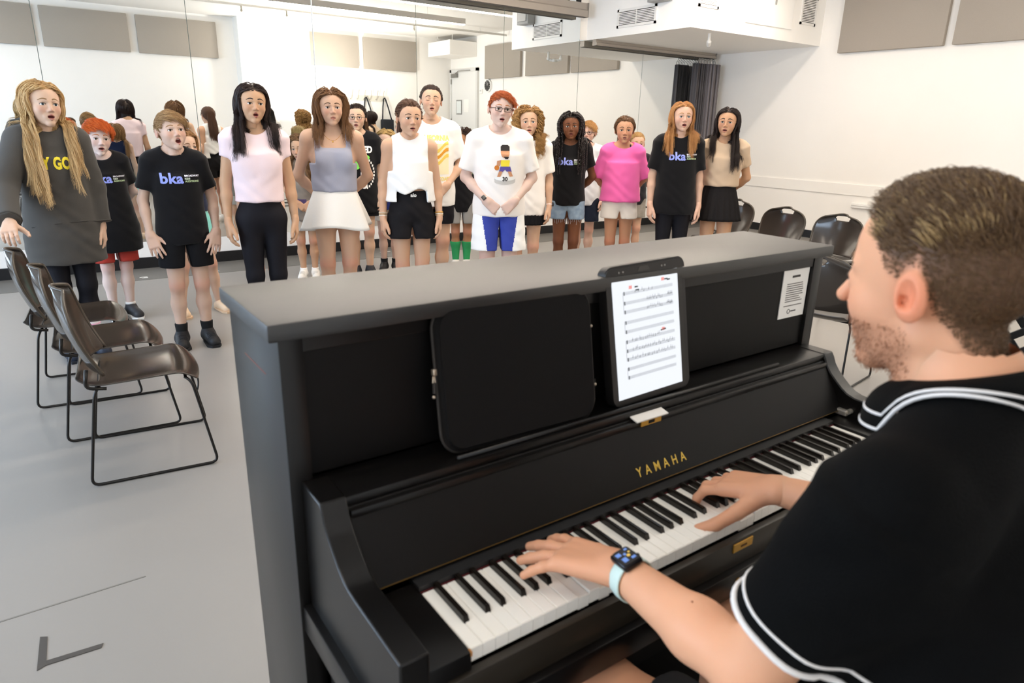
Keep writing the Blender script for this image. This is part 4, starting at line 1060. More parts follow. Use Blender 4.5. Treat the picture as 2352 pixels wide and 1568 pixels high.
for x, z in ((.018, .237), (.118, .242), (.112, .131)): tpart(MB().box((lx0+x, -.0156, sz0+z), (lx0+x+.009, -.0152, sz0+z+.007)), 'red_mark', red)
# ---- laptop sleeve
SV = thing('laptop_sleeve', 'black zipped laptop sleeve leaning on the piano front beside the tablet', 'laptop sleeve', (.300, .281, .897))
Sm = Matrix.Rotation(math.radians(-11), 4, 'X') @ Matrix.Rotation(math.radians(1.0), 4, 'Y')
def spart(mb, name, m, par=None, **k): mb.rot(Sm); return mb.build(name, m, par or SV, **k)
neo = mat('neoprene', '#0d0b0b', rough=.8, spec=.25, bump=.05, bscale=400)
sw_, sh_ = .366, .272
bmv = bmesh.new(); pl = rrect(-sw_/2, sw_/2, 0, sh_, .042, 8); vs_ = [bmv.verts.new((x, -.014, z)) for x, z in pl]; f_ = bmv.faces.new(vs_)
r_ = bmesh.ops.extrude_face_region(bmv, geom=[f_]); bmesh.ops.translate(bmv, verts=[v for v in r_['geom'] if isinstance(v, bmesh.types.BMVert)], vec=(0, .026, 0))
bmesh.ops.bevel(bmv, geom=[e for e in bmv.edges if abs(e.verts[0].co.y-e.verts[1].co.y) < 1e-6], offset=.009, segments=3, affect='EDGES'); bmesh.ops.recalc_face_normals(bmv, faces=bmv.faces[:])
spart(MB().bm(bmv), 'padded_body', neo, smooth=True, auto=50)
zp = [(x*1.003, -.001, z*1.0+.0) for x, z in rrect(-sw_/2, sw_/2, 0, sh_, .042, 8)]
spart(MB().tube(zp, .0035, 6, True), 'zip_line', mat('zip_tape', '#2b2622', rough=.6), smooth=True)
mt = mat('zip_metal', '#c9b9a6', rough=.3, metal=.8)
spart(MB().box((-sw_/2-.007, -.006, .150), (-sw_/2+.001, .004, .162), .002).tube([(-sw_/2-.006, -.002, .150), (-sw_/2-.009, -.004, .138), (-sw_/2-.004, -.004, .138), (-sw_/2-.004, -.002, .150)], .0016, 6), 'zip_slider', mt, smooth=True)
spart(MB().tube([(-sw_/2-.006, -.003, .138), (-sw_/2-.008, -.004, .118)], .003, 6), 'zip_pull', mat('zip_tape'))
for x, z in ((-sw_/2-.009, .112), (sw_/2+.003, .192), (sw_/2+.005, .068)): spart(MB().sphere((x, -.003, z), .0035, 8, 6), 'rivet', mt, smooth=True)
spart(MB().box((sw_/2-.002, -.004, .06), (sw_/2+.008, .004, .080), .002), 'end_tab', neo)
# ------------------------------------------------------------------ stacking chairs
cpl = mat('chair_plastic', '#3a332d', rough=.17, spec=.55); cfr = mat('chair_frame', '#1c1917', rough=.28, spec=.5, metal=.2); ced = mat('chair_edge', '#4a4238', rough=.3)
def build_chair(name, label, loc, rz, group):
    t = thing(name, label, 'chair', loc, rz, group)
    # back shell
    nu, nv = 20, 18; V = []; F = []
    us = sorted(set([round(-1+2*i/nu, 3) for i in range(nu+1)])); vs = [i/nv for i in range(nv+1)]
    def bp(u, v):
        hw = .205+.028*math.sin(min(1, v*1.6)*1.57); 
        if v > .52: hw *= max(.05, (1-((v-.52)/.485)**3.0))**.42
        x = u*hw; z = .465+.345*v-.012*(abs(u)**2)*v
        y = .185+.080*v-.062*(u*u)*(1-.3*v)+.018*math.sin(v*3.1)
        return (x, y, z)
    for v in vs:
        for u in us: V.append(bp(u, v))
    n = len(us)
    for j in range(nv):
        for i in range(n-1):
            um = (us[i]+us[i+1])/2; vm = (vs[j]+vs[j+1])/2
            if abs(um) < .42 and .855 < vm < .945 and not (vm < .89 and abs(um) > .31): continue
            F.append((j*n+i, j*n+i+1, (j+1)*n+i+1, (j+1)*n+i))
    o = mesh_np('backrest', np.array(V), F, cpl, t, True)
    md = o.modifiers.new('thickness', 'SOLIDIFY'); md.thickness = .009; md.offset = 0
    md = o.modifiers.new('smooth', 'SUBSURF'); md.levels = md.render_levels = 1
    rim = [bp(-1, v) for v in vs]+[bp(u, 1) for u in us[1:-1]]+[bp(1, v) for v in vs[::-1]]
    MB().tube(rim, .0075, 8).build('back_frame', ced, t, True)
    # seat
    V = []; F = []; nx, ny = 16, 16
    for j in range(ny+1):
        for i in range(nx+1):
            u = -1+2*i/nx; w_ = j/ny; hw = .228*(1-.10*max(0, (w_-.75)/.25)**2)*(1-.12*max(0, (.15-w_)/.15)**2)
            y = -.245+.47*w_; z = .430+.016*math.cos(w_*3.14)*.4-.045*max(0, (.22-w_)/.22)**2-.012*(1-u*u)*math.sin(w_*3.14)+.035*max(0, (w_-.85)/.15)**2
            z += .010*abs(u)**4*(1-max(0, (.2-w_)/.2))
            V.append((u*hw, y+.03*u*u*max(0, .2-w_)*5*.6, z))
    for j in range(ny):
        for i in range(nx): F.append((j*(nx+1)+i, j*(nx+1)+i+1, (j+1)*(nx+1)+i+1, (j+1)*(nx+1)+i))
    o = mesh_np('seat', np.array(V), np.array(F), cpl, t, True)
    md = o.modifiers.new('thickness', 'SOLIDIFY'); md.thickness = .008; md.offset = -1
    md = o.modifiers.new('smooth', 'SUBSURF'); md.levels = md.render_levels = 1
    def bend(P, r, n=5):
        out = [Vector(P[0])]
        for a, b, c in zip(P[:-2], P[1:-1], P[2:]):
            a, b, c = Vector(a), Vector(b), Vector(c); p = b+(a-b).normalized()*r; q = b+(c-b).normalized()*r
            for k in range(n+1):
                s_ = k/n; out.append(p*(1-s_)**2+b*2*s_*(1-s_)+q*s_*s_)
        return out+[Vector(P[-1])]
    for k in (-1, 1):
        loop = bend([(k*.205, -.175, .408), (k*.225, -.195, .400), (k*.252, -.262, .0065), (k*.252, .228, .0065), (k*.228, .165, .405), (k*.210, .150, .418)], .035)
        MB().tube(loop, .0062, 8).build('sled_leg', cfr, t, True)
        MB().tube(bend([(k*.222, .12, .413), (k*.226, .195, .425), (k*.214, .180, .50)], .03), .0075, 8).build('back_upright', cfr, t, True)
    for q_ in ([(-.205, -.175, .408), (.205, -.175, .408)], [(-.21, .15, .418), (.21, .15, .418)]): MB().tube(q_, .0062, 8).build('cross_rail', cfr, t, True)
    MB().tube(bend([(.243, -.235, .17), (.268, -.255, .20), (.272, -.23, .33), (.222, -.17, .408)], .05), .0045, 6).build('linking_bracket', cfr, t, True)
    return t
def copy_chair(src, label, loc, rz):
    r = src.copy(); COL.objects.link(r); r.location = loc; r.rotation_euler = (0, 0, rz); r['label'] = label
    for c in list(src.children):
        d = c.copy(); COL.objects.link(d); d.parent = r
    return r
rad = math.radians
g = 'black plastic stacking chairs'
c0 = build_chair('stacking_chair', 'glossy black stacking chair nearest the camera at the left of the piano', (-.14, 2.57, 0), rad(84), g)
copy_chair(c0, 'middle black stacking chair in the row of three left of the piano', (-.205, 3.10, 0), rad(86))
copy_chair(c0, 'black stacking chair whose back the tall blonde girl in the grey sweatshirt holds', (-.30, 3.63, 0), rad(84))
copy_chair(c0, 'black stacking chair by the right wall, just left of the pianist forehead', (5.10, 2.50, 0), rad(-93))
copy_chair(c0, 'black stacking chair by the right wall, middle one of the three behind the piano end', (5.14, 3.06, 0), rad(-92))
copy_chair(c0, 'black stacking chair beside the girl in the beige top and black skirt', (5.30, 3.72, 0), rad(-88))
copy_chair(c0, 'black stacking chair seen from behind in front of the pianist nose', (3.52, 1.50, 0), rad(98))
copy_chair(c0, 'black stacking chair half hidden behind the right end of the piano', (3.50, 2.08, 0), rad(96))
# black lattice stand at the right edge
ms = thing('lattice_stand', 'black crossed-slat stand at the right edge behind the pianist neck', 'stand', (2.20, .08, 0))
lt = mat('lattice_black', '#131212', rough=.4)
cz, s2 = .79, .5
for i in range(-2, 3):
    a = i*.058
    MB().box((-.16, -.006, a-.012), (.16, .006, a+.012), .002).rot(Matrix.Translation((0, 0, cz)) @ Matrix.Rotation(rad(-74), 4, 'Z') @ Matrix.Rotation(rad(-38), 4, 'Y')).build('slat', lt, ms)
    MB().box((-.16, .006, a-.012), (.16, .018, a+.012), .002).rot(Matrix.Translation((0, 0, cz)) @ Matrix.Rotation(rad(-74), 4, 'Z') @ Matrix.Rotation(rad(52), 4, 'Y')).build('slat', lt, ms)
MB().cyl((0, .01, .02), .014, .66, 12).build('pole', lt, ms, True)
for a in (90, 210, 330): MB().tube([(0, 0, .12), (.25*math.cos(rad(a)), .25*math.sin(rad(a)), .012)], .009, 8).build('leg', lt, ms, True)
# floor tape
tpm = mat('tape_grey', '#45413d', rough=.6)
t = thing('floor_tape', 'grey L-shaped tape mark on the floor at the lower left', 'tape')
MB().prism([(-.612, 1.29), (-.590, 1.30), (-.582, 1.43), (-.600, 1.44)], 'z', .0008, .0018).build('strip', tpm, t)
MB().prism([(-.592, 1.300), (-.456, 1.291), (-.449, 1.309), (-.590, 1.320)], 'z', .0012, .0022).build('strip', tpm, t)
tw_ = mat('tape_white', '#efeae3', rough=.7)
t = thing('floor_tape', 'white taped square mark on the dark floor strip behind the ginger boy', 'tape')
for a, b in (((.34, 6.53), (.41, 6.545)), ((.34, 6.575), (.41, 6.59)), ((.34, 6.53), (.355, 6.59)), ((.375, 6.55), (.41, 6.56))): MB().box((*a, .003), (*b, .0045)).build('strip', tw_, t)
t = thing('floor_tape', 'white taped angle mark on the dark floor strip left of the girl in pale pink', 'tape')
MB().prism([(.98, 6.53), (1.0, 6.53), (1.03, 6.60), (1.01, 6.60)], 'z', .003, .0045).build('strip', tw_, t); MB().prism([(1.04, 6.53), (1.06, 6.53), (1.03, 6.60), (1.01, 6.60)], 'z', .0035, .005).build('strip', tw_, t)
t = thing('floor_tape', 'short white tape dash on the dark floor strip behind the girl in black glasses', 'tape')
MB().box((2.92, 6.73, .003), (3.05, 6.75, .0045)).build('strip', tw_, t)
# ------------------------------------------------------------------ the singing children
TGT = (.25, -.45)
def kid(label, X, Y, H, rel=0., **k):
    ps = math.degrees(math.atan2(TGT[0]-X, -(TGT[1]-Y)))+rel
    root = thing('person', label, 'person', (X, Y, 0), math.radians(ps), 'children singing in front of the mirror')
    return Person(label=label, X=X, Y=Y, H=H, root=root, **k)
KF = dict(wide=1.07, jaw=.90, cheek=1.06, nose=.80, eye=.90)
def face(**k): d = dict(KF); d.update(k); return d
V3 = np.array
BLK = '#0d0c0f'
# tall blonde girl, hand on the chair
p = kid('tall girl with long blonde hair in a charcoal sweatshirt holding a black chair', -.27, 4.3, 1.665, 0, head=(14, 2, 2), hh=.245, w=.92, skin='#efc9ae', hcol=('#a9824f', '#e6c793'), brow='#8a6a48', eyecol='#4a5a66', face=face(mouth=.045, mw=1.0),
        arms=(dict(E=V3([-.27, -.10, 1.08]), W=V3([-.30, -.40, .91]), U=(-.2, -.9, -.35), T=(.75, -.3, .2), P=(.1, -.2, -1), kw=dict(curl=(.55, .6, .6, .65), spread=.05)), 'down'))
p.build_body(); p.tee('#4b4844', 'sweatshirt', g=.017, hem=.365, loose=1.06, sleeve=1.93, sl=1.55, neck=(.044, .055, .040, .868, -.012), flare=.022, vox=.0085, wrinkle=.0026)
for a_, b_, tt in ((p.armpts[-1]['E'], p.armpts[-1]['W'], .90), (p.armpts[1]['E'], p.armpts[1]['W'], .90)):
    p.ring(p.top_fn, a_, b_, tt, .006, mat('cuff_charcoal', '#45423e', rough=.9), 'cuff')
yel = mat('ink_yellow', '#f2dc3c', rough=.8)
p.text_on('AY GO', .092, -.015, 1.175, yel, bold=.0045, xs=.62, sp=1.05)
p.leggings(); p.feet('#232a3a', sole='#20242e', sock='#f4e9ea', sockh=.13)
for t_ in (.10, .118): 
    for k_ in (-1, 1): p.ring(lambda P: p.legs(P, .006, False), p.leg[k_][1], p.leg[k_][2], 1-(t_-.045)/.23, .003, mat('stripe_pink', '#ef9fc4', rough=.9), 'sock_stripe')
p.hair('long', n=840, L=.60, vol=.016, rad=.00075, front=.72, curl=.006, cp=.22, steps=34, seed=2, kids=13, clump=.0065)
# ginger boy
p = kid('small boy with tousled orange hair in a black shirt and red shorts', .05, 5.15, 1.455, 4, head=(4, -2, 4), hh=.236, skin='#f8dccf', blush='#f0b0a0', hcol=('#b9460f', '#e67a2a'), brow='#b56a3c', face=face(mouth=.035), arms=('down', 'back'), scalpmix=1.)
p.build_body(); p.tee(BLK, g=.014, hem=.356, loose=1.0, flare=.035, sleeve=.70, sl=1.5, neck=(.058, .072, .052, .858, -.018)); p.logo(-.025, 1.02, .92); p.shorts('#a83a30', hem=.30, leg=1.4); p.feet('#2b2b2e', sock='#e9e6e2')
p.hair('short', n=1040, L=.062, rad=.00075, vol=.012, steps=9, comb=(.4, -.8, .1), lift=.55, extra=lambda q: np.where(q[:, 2] > .2, 1., .6), seed=4, kids=9, clump=.0045)
# boy in the bka shirt
p = kid('fair haired boy in a black logo shirt and black shorts, hands on his thighs', .375, 4.17, 1.52, -2, head=(14, 9, -3), hh=.232, skin='#f3cdb6', blush='#ea9f88', hcol=('#85643f', '#bd9868'), brow='#a07a54', face=face(mouth=.085, mw=.85), spread=.02,
        arms=tuple(dict(E=V3([k*.205, .035, .975]), W=V3([k*.195, -.045, .765]), U=(-k*.22, -.35, -1), T=(-k*.8, -.5, .1), P=(-k*.25, 1, -.2), kw=dict(curl=(.15, .18, .2, .25), spread=.13, thumb=(.7, .7, -.1))) for k in (-1, 1)))
p.build_body(); p.tee(BLK, g=.012, hem=.458, loose=1.0, sleeve=.72, sl=1.45, neck=(.047, .058, .042, .862, -.012)); p.logo(-.035, 1.085, .94); p.shorts('#111114', hem=.357, leg=1.38); p.feet('#1b1a1c', sole='#151416', sock='#141416', sockh=.10, lace='#26262a')
p.hair('short', n=840, L=.075, rad=.00075, vol=.008, steps=8, comb=(.75, -.55, .0), lift=.32, extra=lambda q: np.where(q[:, 2] > .25, 1., .38), seed=5, kids=9, clump=.0045)
# girl behind him in navy and turquoise
p = kid('girl in a navy top and turquoise pleated skirt half hidden behind the fair haired boy', .58, 4.98, 1.40, 10, spread=.085, head=(20, 0, 0), skin='#efc8ae', hcol=('#7a5532', '#b58a58'), face=face(mouth=.03), bv=.012)
p.build_body(); p.tee('#1c2440', 'top', g=.008, hem=.57, loose=.95, sleeves=False, neck=(.050, .062, .045, .862, -.012)); p.skirt('#8fd8d0', hem=.42, rb=.125, pleats=28); p.feet('#e2c3a2', sole='#d9b896', low=True)
p.hair('long', n=520, L=.42, vol=.014, front=.12, rad=.00075, seed=6, curl=.006, cp=.2, kids=13, clump=.0065)
# girl with long black hair in pale pink
p = kid('girl with long black hair in a pale pink t-shirt and black leggings', .84, 4.0, 1.70, -1, head=(6, 2, 3), hh=.238, w=.95, skin='#e3b48f', blush='#d69a7c', lip='#b5605a', hcol=('#1c1412', '#3a2620'), brow='#2a1d18', eyecol='#2a1c14', face=face(mouth=.045, mw=.85, nose=.7), bust=.5)
p.build_body(); p.tee('#f3dcdf', g=.009, hem=.565, loose=.92, sleeve=.42, sl=1.22, neck=(.050, .062, .046, .860, -.014)); p.leggings(hem=.05); p.feet('#e8e4de')
p.hair('long', n=720, L=.46, vol=.012, rad=.00075, front=.0, seed=7, kids=13, clump=.0065)
p.hair('long', n=160, L=.36, vol=.014, rad=.00075, front=1., seed=8, name='front_lock', sel=lambda q: (q[:, 0] < -.14) & (q[:, 1] < .08), kids=13, clump=.0065)
# child hidden behind her
p = kid('child in a black t-shirt and red shorts hidden behind the girl in pale pink', 1.17, 5.2, 1.36, 5, skin='#f0c7b0', hcol=('#3a281c', '#5a4030'), face=face(mouth=.02), bv=.013, hv=.005)
p.build_body(); p.tee(BLK, g=.013, hem=.44, loose=1.0, sleeve=.7, sl=1.45); p.shorts('#b8202c', hem=.37); p.feet('#e8e4de'); p.hair('short', n=440, L=.07, rad=.00075, vol=.01, steps=8, comb=(.2, -.6, 0), lift=.5, kids=9, clump=.0045)
# long haired child in the taupe graphic shirt
p = kid('child with long wavy brown hair in a taupe graphic shirt and grey shorts', 1.74, 5.80, 1.36, -10, head=(-24, -6, 0), skin='#e6b794', hcol=('#5c4128', '#94704a'), face=face(mouth=.02), arms=('front', 'front'), bv=.012)
p.build_body(); p.tee('#8a8076', g=.014, hem=.42, loose=1.0, sleeve=.72, sl=1.45, m=mat('tie_dye', '#93897e', rough=.9, noise=.5, nscale=9, col2='#77706a'))
p.shape_on([[(-.5, -.3), (.5, -.3), (.5, .3), (-.5, .3)]], -.03, .74, .11, mat('ink_purple', '#4a3a63', rough=.8), 'print'); p.text_on('M', .045, -.04, .72, mat('ink_white', '#f2f0ec', rough=.8), bold=.002)
p.shorts('#b7b2aa', hem=.345); p.feet('#efece6', sole='#f2f0ec', sock='#f4f2ee', lace='#dddad4')
p.hair('long', n=520, L=.44, vol=.022, rad=.00075, front=.55, curl=.014, cp=.11, seed=10, kids=13, clump=.0065)
# girl in the grey tank top
p = kid('girl with hoop earrings in a grey tank top and white skort', 1.42, 4.16, 1.70, -3, head=(5, 1, 0), hh=.242, w=1.04, skin='#f0c4a6', blush='#e6937e', hcol=('#5f4029', '#9a7049'), brow='#5a402c', face=face(mouth=.008, wide=1.08), arms=('back', 'back'), bust=1.0)
p.build_body(); p.tee('#a6a8b8', 'tank_top', g=.006, hem=.585, loose=.90, sleeves=False, armhole=.073, neck=None, sq=(.050, .765, .745), wrinkle=.0022, rough=.7); p.skirt('#f5f3ee', 'skort', top=.605, hem=.432, rt=.078, rb=.142, wave=6, amp=.013); p.feet('#f0ede8')
p.hair('long', n=720, L=.315, vol=.022, rad=.00075, front=.35, seed=11, curl=.004, cp=.2, kids=13, clump=.0065)
gold = mat('gold', '#d9a94f', rough=.25, metal=.9)
for k in (-1, 1): MB().tube(p.H2L(np.array([(k*.345+.018*math.sin(a), -.03+.11*math.sin(a)*.6, -.235+.135*math.cos(a)) for a in np.linspace(0, 2*math.pi, 25)[:-1]])), .0022, 6, True).build('hoop_earring', gold, p.root, True)
bf = p.body_fn()
def necklace(p, zf, drop, m, r=.0011, pend=None, wid=.052):
    a = np.linspace(-1, 1, 21); P = np.stack([a*wid*p.H*.9, np.full(21, -.35), (zf-drop*(1-np.abs(a)**2.0))*p.H], 1).astype(f32)
    q = march(p.body_fn(), P, (0, 1, 0), 50, .6); q[:, 1] -= .001
    o = MB().tube(q, r, 5).build('necklace', m, p.root, True)
    if pend: MB().sphere(q[10]+A(0, -.003, -.008), (.005, .002, .007), 10, 8).build('pendant', m, o, True)
necklace(p, .838, .045, gold, pend=True)
# girl in the black musical shirt
p = kid('girl with dark tied hair and glasses in a black shirt with a green print', 2.22, 5.6, 1.645, -6, head=(-4, 1, 0), hh=.236, skin='#eec6a8', hcol=('#1e1614', '#3a2a24'), brow='#2a1d18', face=face(mouth=.03))
p.build_body(); p.tee(BLK, g=.014, hem=.395, loose=1.0, sleeve=.78, sl=1.5, flare=.02); p.shorts('#141417', hem=.37); p.feet('#22242a', sole='#1a1a1c', lace='#34363c')
inkw = mat('ink_white', '#f2f0ec', rough=.8); inkg = mat('ink_green', '#7fdc5c', rough=.8)
p.text_on('WICKED', .082, .0, 1.205, inkw, bold=.004, xs=.80)
ov = lambda rx, ry, cx_=0, cy_=0, n=20: [(cx_+rx*math.cos(a), cy_+ry*math.sin(a)) for a in np.linspace(0, 6.2832, n+1)[:-1]]
p.shape_on([ov(.085, .035, .02, 1.16), ov(.04, .05, -.02, 1.10)], 0, 0, 1., inkg, 'green_print')
p.shape_on([ov(.042, .085, .058, 1.0), ov(.03, .03, .045, .905)], 0, 0, 1., inkw, 'white_print')
a_ = np.linspace(-.3, 3.4, 13)
for i in range(12):
    c_, s_ = math.cos(-1.2+i*.21), math.sin(-1.2+i*.21); p.shape_on([[(.035+.105*c_-.006, 1.02+.145*s_-.010), (.035+.105*c_+.006, 1.02+.145*s_-.010), (.035+.105*c_+.006, 1.02+.145*s_+.010), (.035+.105*c_-.006, 1.02+.145*s_+.010)]], 0, 0, 1., inkw, 'print_dash')
p.glasses('#3a302a', (.085, .062)); p.hair('tail', n=480, L=.30, vol=.008, rad=.00075, seed=12, kids=13, clump=.0065)
# girl in the white sleeveless top
p = kid('girl in a white sleeveless top and black shorts with bracelets on both wrists', 1.90, 3.90, 1.64, 0, head=(10, 1, 2), hh=.240, w=.98, skin='#eebf9e', blush='#e09a82', hcol=('#4a3122', '#73503a'), brow='#4a3326', face=face(mouth=.02))
p.build_body(); p.tee('#f6f4f0', 'sleeveless_top', g=.012, hem=.565, loose=.97, sleeves=False, armhole=.080, flare=.03, neck=(.042, .056, .036, .868, -.010), wrinkle=.0026,
        cutfn=lambda P, d: np.maximum(d, np.where(np.abs(P[:, 0]) < .105, 1.005+.02*np.sin(P[:, 0]*30)-P[:, 2], -1.)))
p.shorts('#191719', hem=.402, top=.615, leg=1.55, g=.012); p.text_on('alo', .036, .01, .968, mat('ink_white'), bold=.0014, fn=p.bot_fn)
p.feet('#e8e4de')
for k, cols in ((-1, ('#e9d8c0', '#c9b08a', '#f0e8dc')), (1, ('#e0a83c', '#f2e6d2', '#e8c8a0'))):
    a_ = p.armpts[k]
    for i, c in enumerate(cols): p.ring(lambda P, k=k: p.arm(P, k), a_['E'], a_['W'], .84+.045*i, .0035, mat('bracelet'+c, c, rough=.5), 'bracelet', 18, out=.002)
necklace(p, .845, .022, gold, r=.0014)
p.hair('tail', n=520, L=.34, vol=.008, rad=.00075, seed=13, kids=13, clump=.0065)
# blonde child hidden behind her
p = kid('blonde child in a navy blue shirt hidden behind the girl in the white sleeveless top', 2.58, 5.75, 1.42, -6, head=(-12, 0, 0), skin='#f2cdb8', hcol=('#a5854f', '#e0c68a'), face=face(mouth=.02), bv=.013, hv=.005)
p.build_body(); p.tee('#26337a', g=.012, hem=.45, loose=1.0, sleeve=.7, sl=1.4); p.shorts('#e9e6e0', hem=.37); p.feet('#1d1c1e', sock='#1a1a1c', sockh=.09); p.hair('long', n=440, L=.40, vol=.016, rad=.00075, front=.2, seed=14, kids=13, clump=.0065)
# tall girl with closed eyes
p = kid('tall girl with eyes closed and slicked back hair in a white shirt with orange print', 2.46, 4.6, 1.79, 4, head=(-4, 5, 2), hh=.242, w=1.08, skin='#eec3a4', blush='#e29a84', hcol=('#2a1d18', '#4a352a'), brow='#33241c', face=face(mouth=.03, eye=0.), arms=('front', 'front'))
p.build_body(); p.tee('#f4f2ee', g=.014, hem=.447, loose=1.0, sleeve=.80, sl=1.5, neck=(.050, .060, .042, .862, -.012)); p.shorts('#17151a', hem=.36, leg=1.12)
p.text_on('CALIFORNIA', .058, .0, 1.345, mat('ink_pale_yellow', '#f3e08a', rough=.8), bold=.003, xs=.86)
ora = mat('ink_orange', '#e09a2c', rough=.8); ora2 = mat('ink_rust', '#c8762a', rough=.8); yl2 = mat('ink_yellow2', '#f0d060', rough=.8)
p.shape_on([[(-.12, 1.32), (.13, 1.32), (.13, 1.07), (-.12, 1.07)]], 0, 0, 1., mat('ink_cream', '#f7edc4', rough=.8), 'print_block', off=.0015)
p.shape_on([[(-.08, 1.315), (.03, 1.315), (.01, 1.27), (-.03, 1.24), (-.05, 1.20), (-.08, 1.22)]], 0, 0, 1., ora2, 'print_rust', off=.003)
for j, m_ in ((0, yl2), (1, ora), (2, yl2)):
    xs_ = np.linspace(0, 1, 10); up = [(-.06+.19*t, 1.135+.05*j+.10*t+.012*math.sin(t*9)) for t in xs_]; dn = [(x, z-.028) for x, z in up[::-1]]
    p.shape_on([up+dn], 0, 0, 1., m_, 'print_wave', off=.0035)
p.shape_on([ov(.055, .055, -.06, 1.11)], 0, 0, 1., yl2, 'print_sun', off=.004)
p.text_on('GOLDEN COAST', .04, .02, 1.02, mat('ink_pale_yellow'), bold=.002, xs=.8)
p.feet('#e8e4de'); p.hair('tail', n=560, L=.10, vol=.005, rad=.00075, tie=(0, .40, .26), seed=15, kids=13, clump=.0065)
bun = MB().sphere(p.H2L((0, .47, .28)), .042, 16, 12).build('hair_bun', hair_mat('bun', '#2a1d18', '#3a2a22'), p.root, True)
# dark curly child behind
p = kid('child with short dark curly hair in a black logo shirt, grey shorts and green socks', 3.30, 5.5, 1.445, 0, head=(-20, -2, 0), skin='#c8936c', hcol=('#241814', '#4a3222'), face=face(mouth=.02), bv=.012)
p.build_body(); p.tee(BLK, g=.013, hem=.42, loose=1.0, sleeve=.6, sl=1.4, neck=(.055, .068, .05, .86, -.016)); p.logo(-.03, .99, .85); p.shorts('#8e8c88', hem=.335, leg=1.45); p.feet('#e8e4de', sock='#2f9a5c', sockh=.20)
p.hair('long', n=440, L=.13, vol=.03, rad=.00075, front=.2, curl=.010, cp=.03, steps=18, seed=16, part=.05, kids=13, clump=.0065)
# ginger boy with glasses
p = kid('ginger boy in rectangular glasses, white figure-print shirt and blue shorts', 2.52, 3.65, 1.72, 0, head=(6, 2, 5), hh=.246, w=1.10, skin='#f6d3c2', blush='#eda692', hcol=('#8f3f16', '#c9682c'), brow='#b87a52', face=face(mouth=.035, jaw=1.0, wide=1.06), arms=('front', 'front'))
p.build_body(); p.tee('#f3ece6', g=.014, hem=.477, loose=1.0, sleeve=.82, sl=1.5, neck=(.050, .060, .042, .862, -.012))
wht = mat('cloth_white2', '#f5f4f2', rough=.8); 
def shorts_col(p):
    o = p.shorts('#2f3f9c', hem=.325, leg=1.5, vox=.0055, m=[mat('cloth_blue', '#2f3f9c', rough=.7), wht, mat('cloth_yellow', '#f3d83a', rough=.7)])
    n = len(o.data.vertices); co = np.empty(n*3, f32); o.data.vertices.foreach_get('co', co); co = co.reshape(-1, 3)
    m = len(o.data.polygons); vi = np.empty(m*4, np.int32); o.data.polygons.foreach_get('vertices', vi); c = co[vi].reshape(m, 4, 3).mean(1)
    t = (c[:, 2]-.325*p.H)/(.27*p.H); ax = np.abs(c[:, 0]); mi = np.where(ax > .095+.07*t, 1, 0); mi = np.where((mi == 1) & (t > .75-.1*0) & (c[:, 0] < 0), 2, mi); o.data.polygons.foreach_set('material_index', mi.astype(np.int32))
shorts_col(p); p.feet('#e8e4de'); p.glasses('#26201e', (.098, .055), .0075); p.watch(-1)
def figure_print(p, x, z, s_):
    sk = mat('ink_tan', '#c98f68', rough=.8); dk = mat('ink_dark', '#2c2624', rough=.8); pu = mat('ink_violet', '#5a4f9a', rough=.8); gr = mat('ink_grey', '#c9c4be', rough=.8); yl_ = mat('ink_yellow'); wh = mat('ink_white')
    for polys, m, of in (([ov(.034, .042, 0, .155)], sk, .0020), ([[(-.033, .165), (.034, .165), (.034, .195), (.02, .207), (-.02, .207), (-.033, .195)]], dk, .0030), ([[(-.012, .125), (.028, .125), (.02, .108), (0, .108)]], dk, .0030),
                      ([[(-.035, .10), (.035, .10), (.03, .05), (-.03, .05)]], yl_, .0020), ([[(-.035, .055), (.038, .055), (.05, .015), (.01, .02), (0, .035), (-.02, .015), (-.045, .02)]], pu, .0030),
                      ([[(-.045, .02), (-.02, .02), (-.035, -.02), (-.06, -.02)], [(.02, .02), (.045, .02), (.06, -.015), (.035, -.018)], [(-.06, .095), (-.03, .10), (-.04, .06), (-.065, .05)]], sk, .0035), ([ov(.018, .018, -.062, .045, 12)], ora2, .004),
                      ([ov(.078, .020, 0, -.055), [(-.078, -.055), (.078, -.055), (.078, -.03), (-.078, -.03)]], gr, .0020), ([ov(.078, .018, 0, -.030)], wh, .0030)):
        p.shape_on([[(a+0, b+0) for a, b in q] for q in polys], x, z, s_, m, 'figure_print', off=of)
    p.text_on('30', .040*s_, x, z-.048*s_, dk, bold=.0015, off=.0042)
figure_print(p, .03, 1.135, 1.0)
p.hair('short', n=920, L=.060, rad=.00075, vol=.010, steps=8, comb=(.85, -.5, .05), lift=.40, extra=lambda q: np.where(q[:, 2] > .22, 1., .26), seed=17, kids=9, clump=.0045)
# curly blonde girl
p = kid('girl with curly dark blonde hair in a white shirt and black pleated skirt', 3.18, 4.19, 1.64, -4, head=(4, 0, -2), hh=.236, skin='#edc2a3', hcol=('#8a6235', '#c9a064'), brow='#6a4c30', eyecol='#5a6a72', face=face(mouth=.02))
p.build_body(); p.tee('#f4efe9', g=.014, hem=.445, loose=1.0, sleeve=.82, sl=1.5); p.skirt('#161518', top=.54, hem=.395, rt=.085, rb=.112, pleats=30, amp=.008); p.feet('#e8e4de'); p.watch(1, band='#f0dfe2')
p.hair('long', n=520, L=.36, vol=.026, rad=.00075, front=.5, curl=.013, cp=.055, steps=36, seed=18, part=.08, kids=13, clump=.0065)
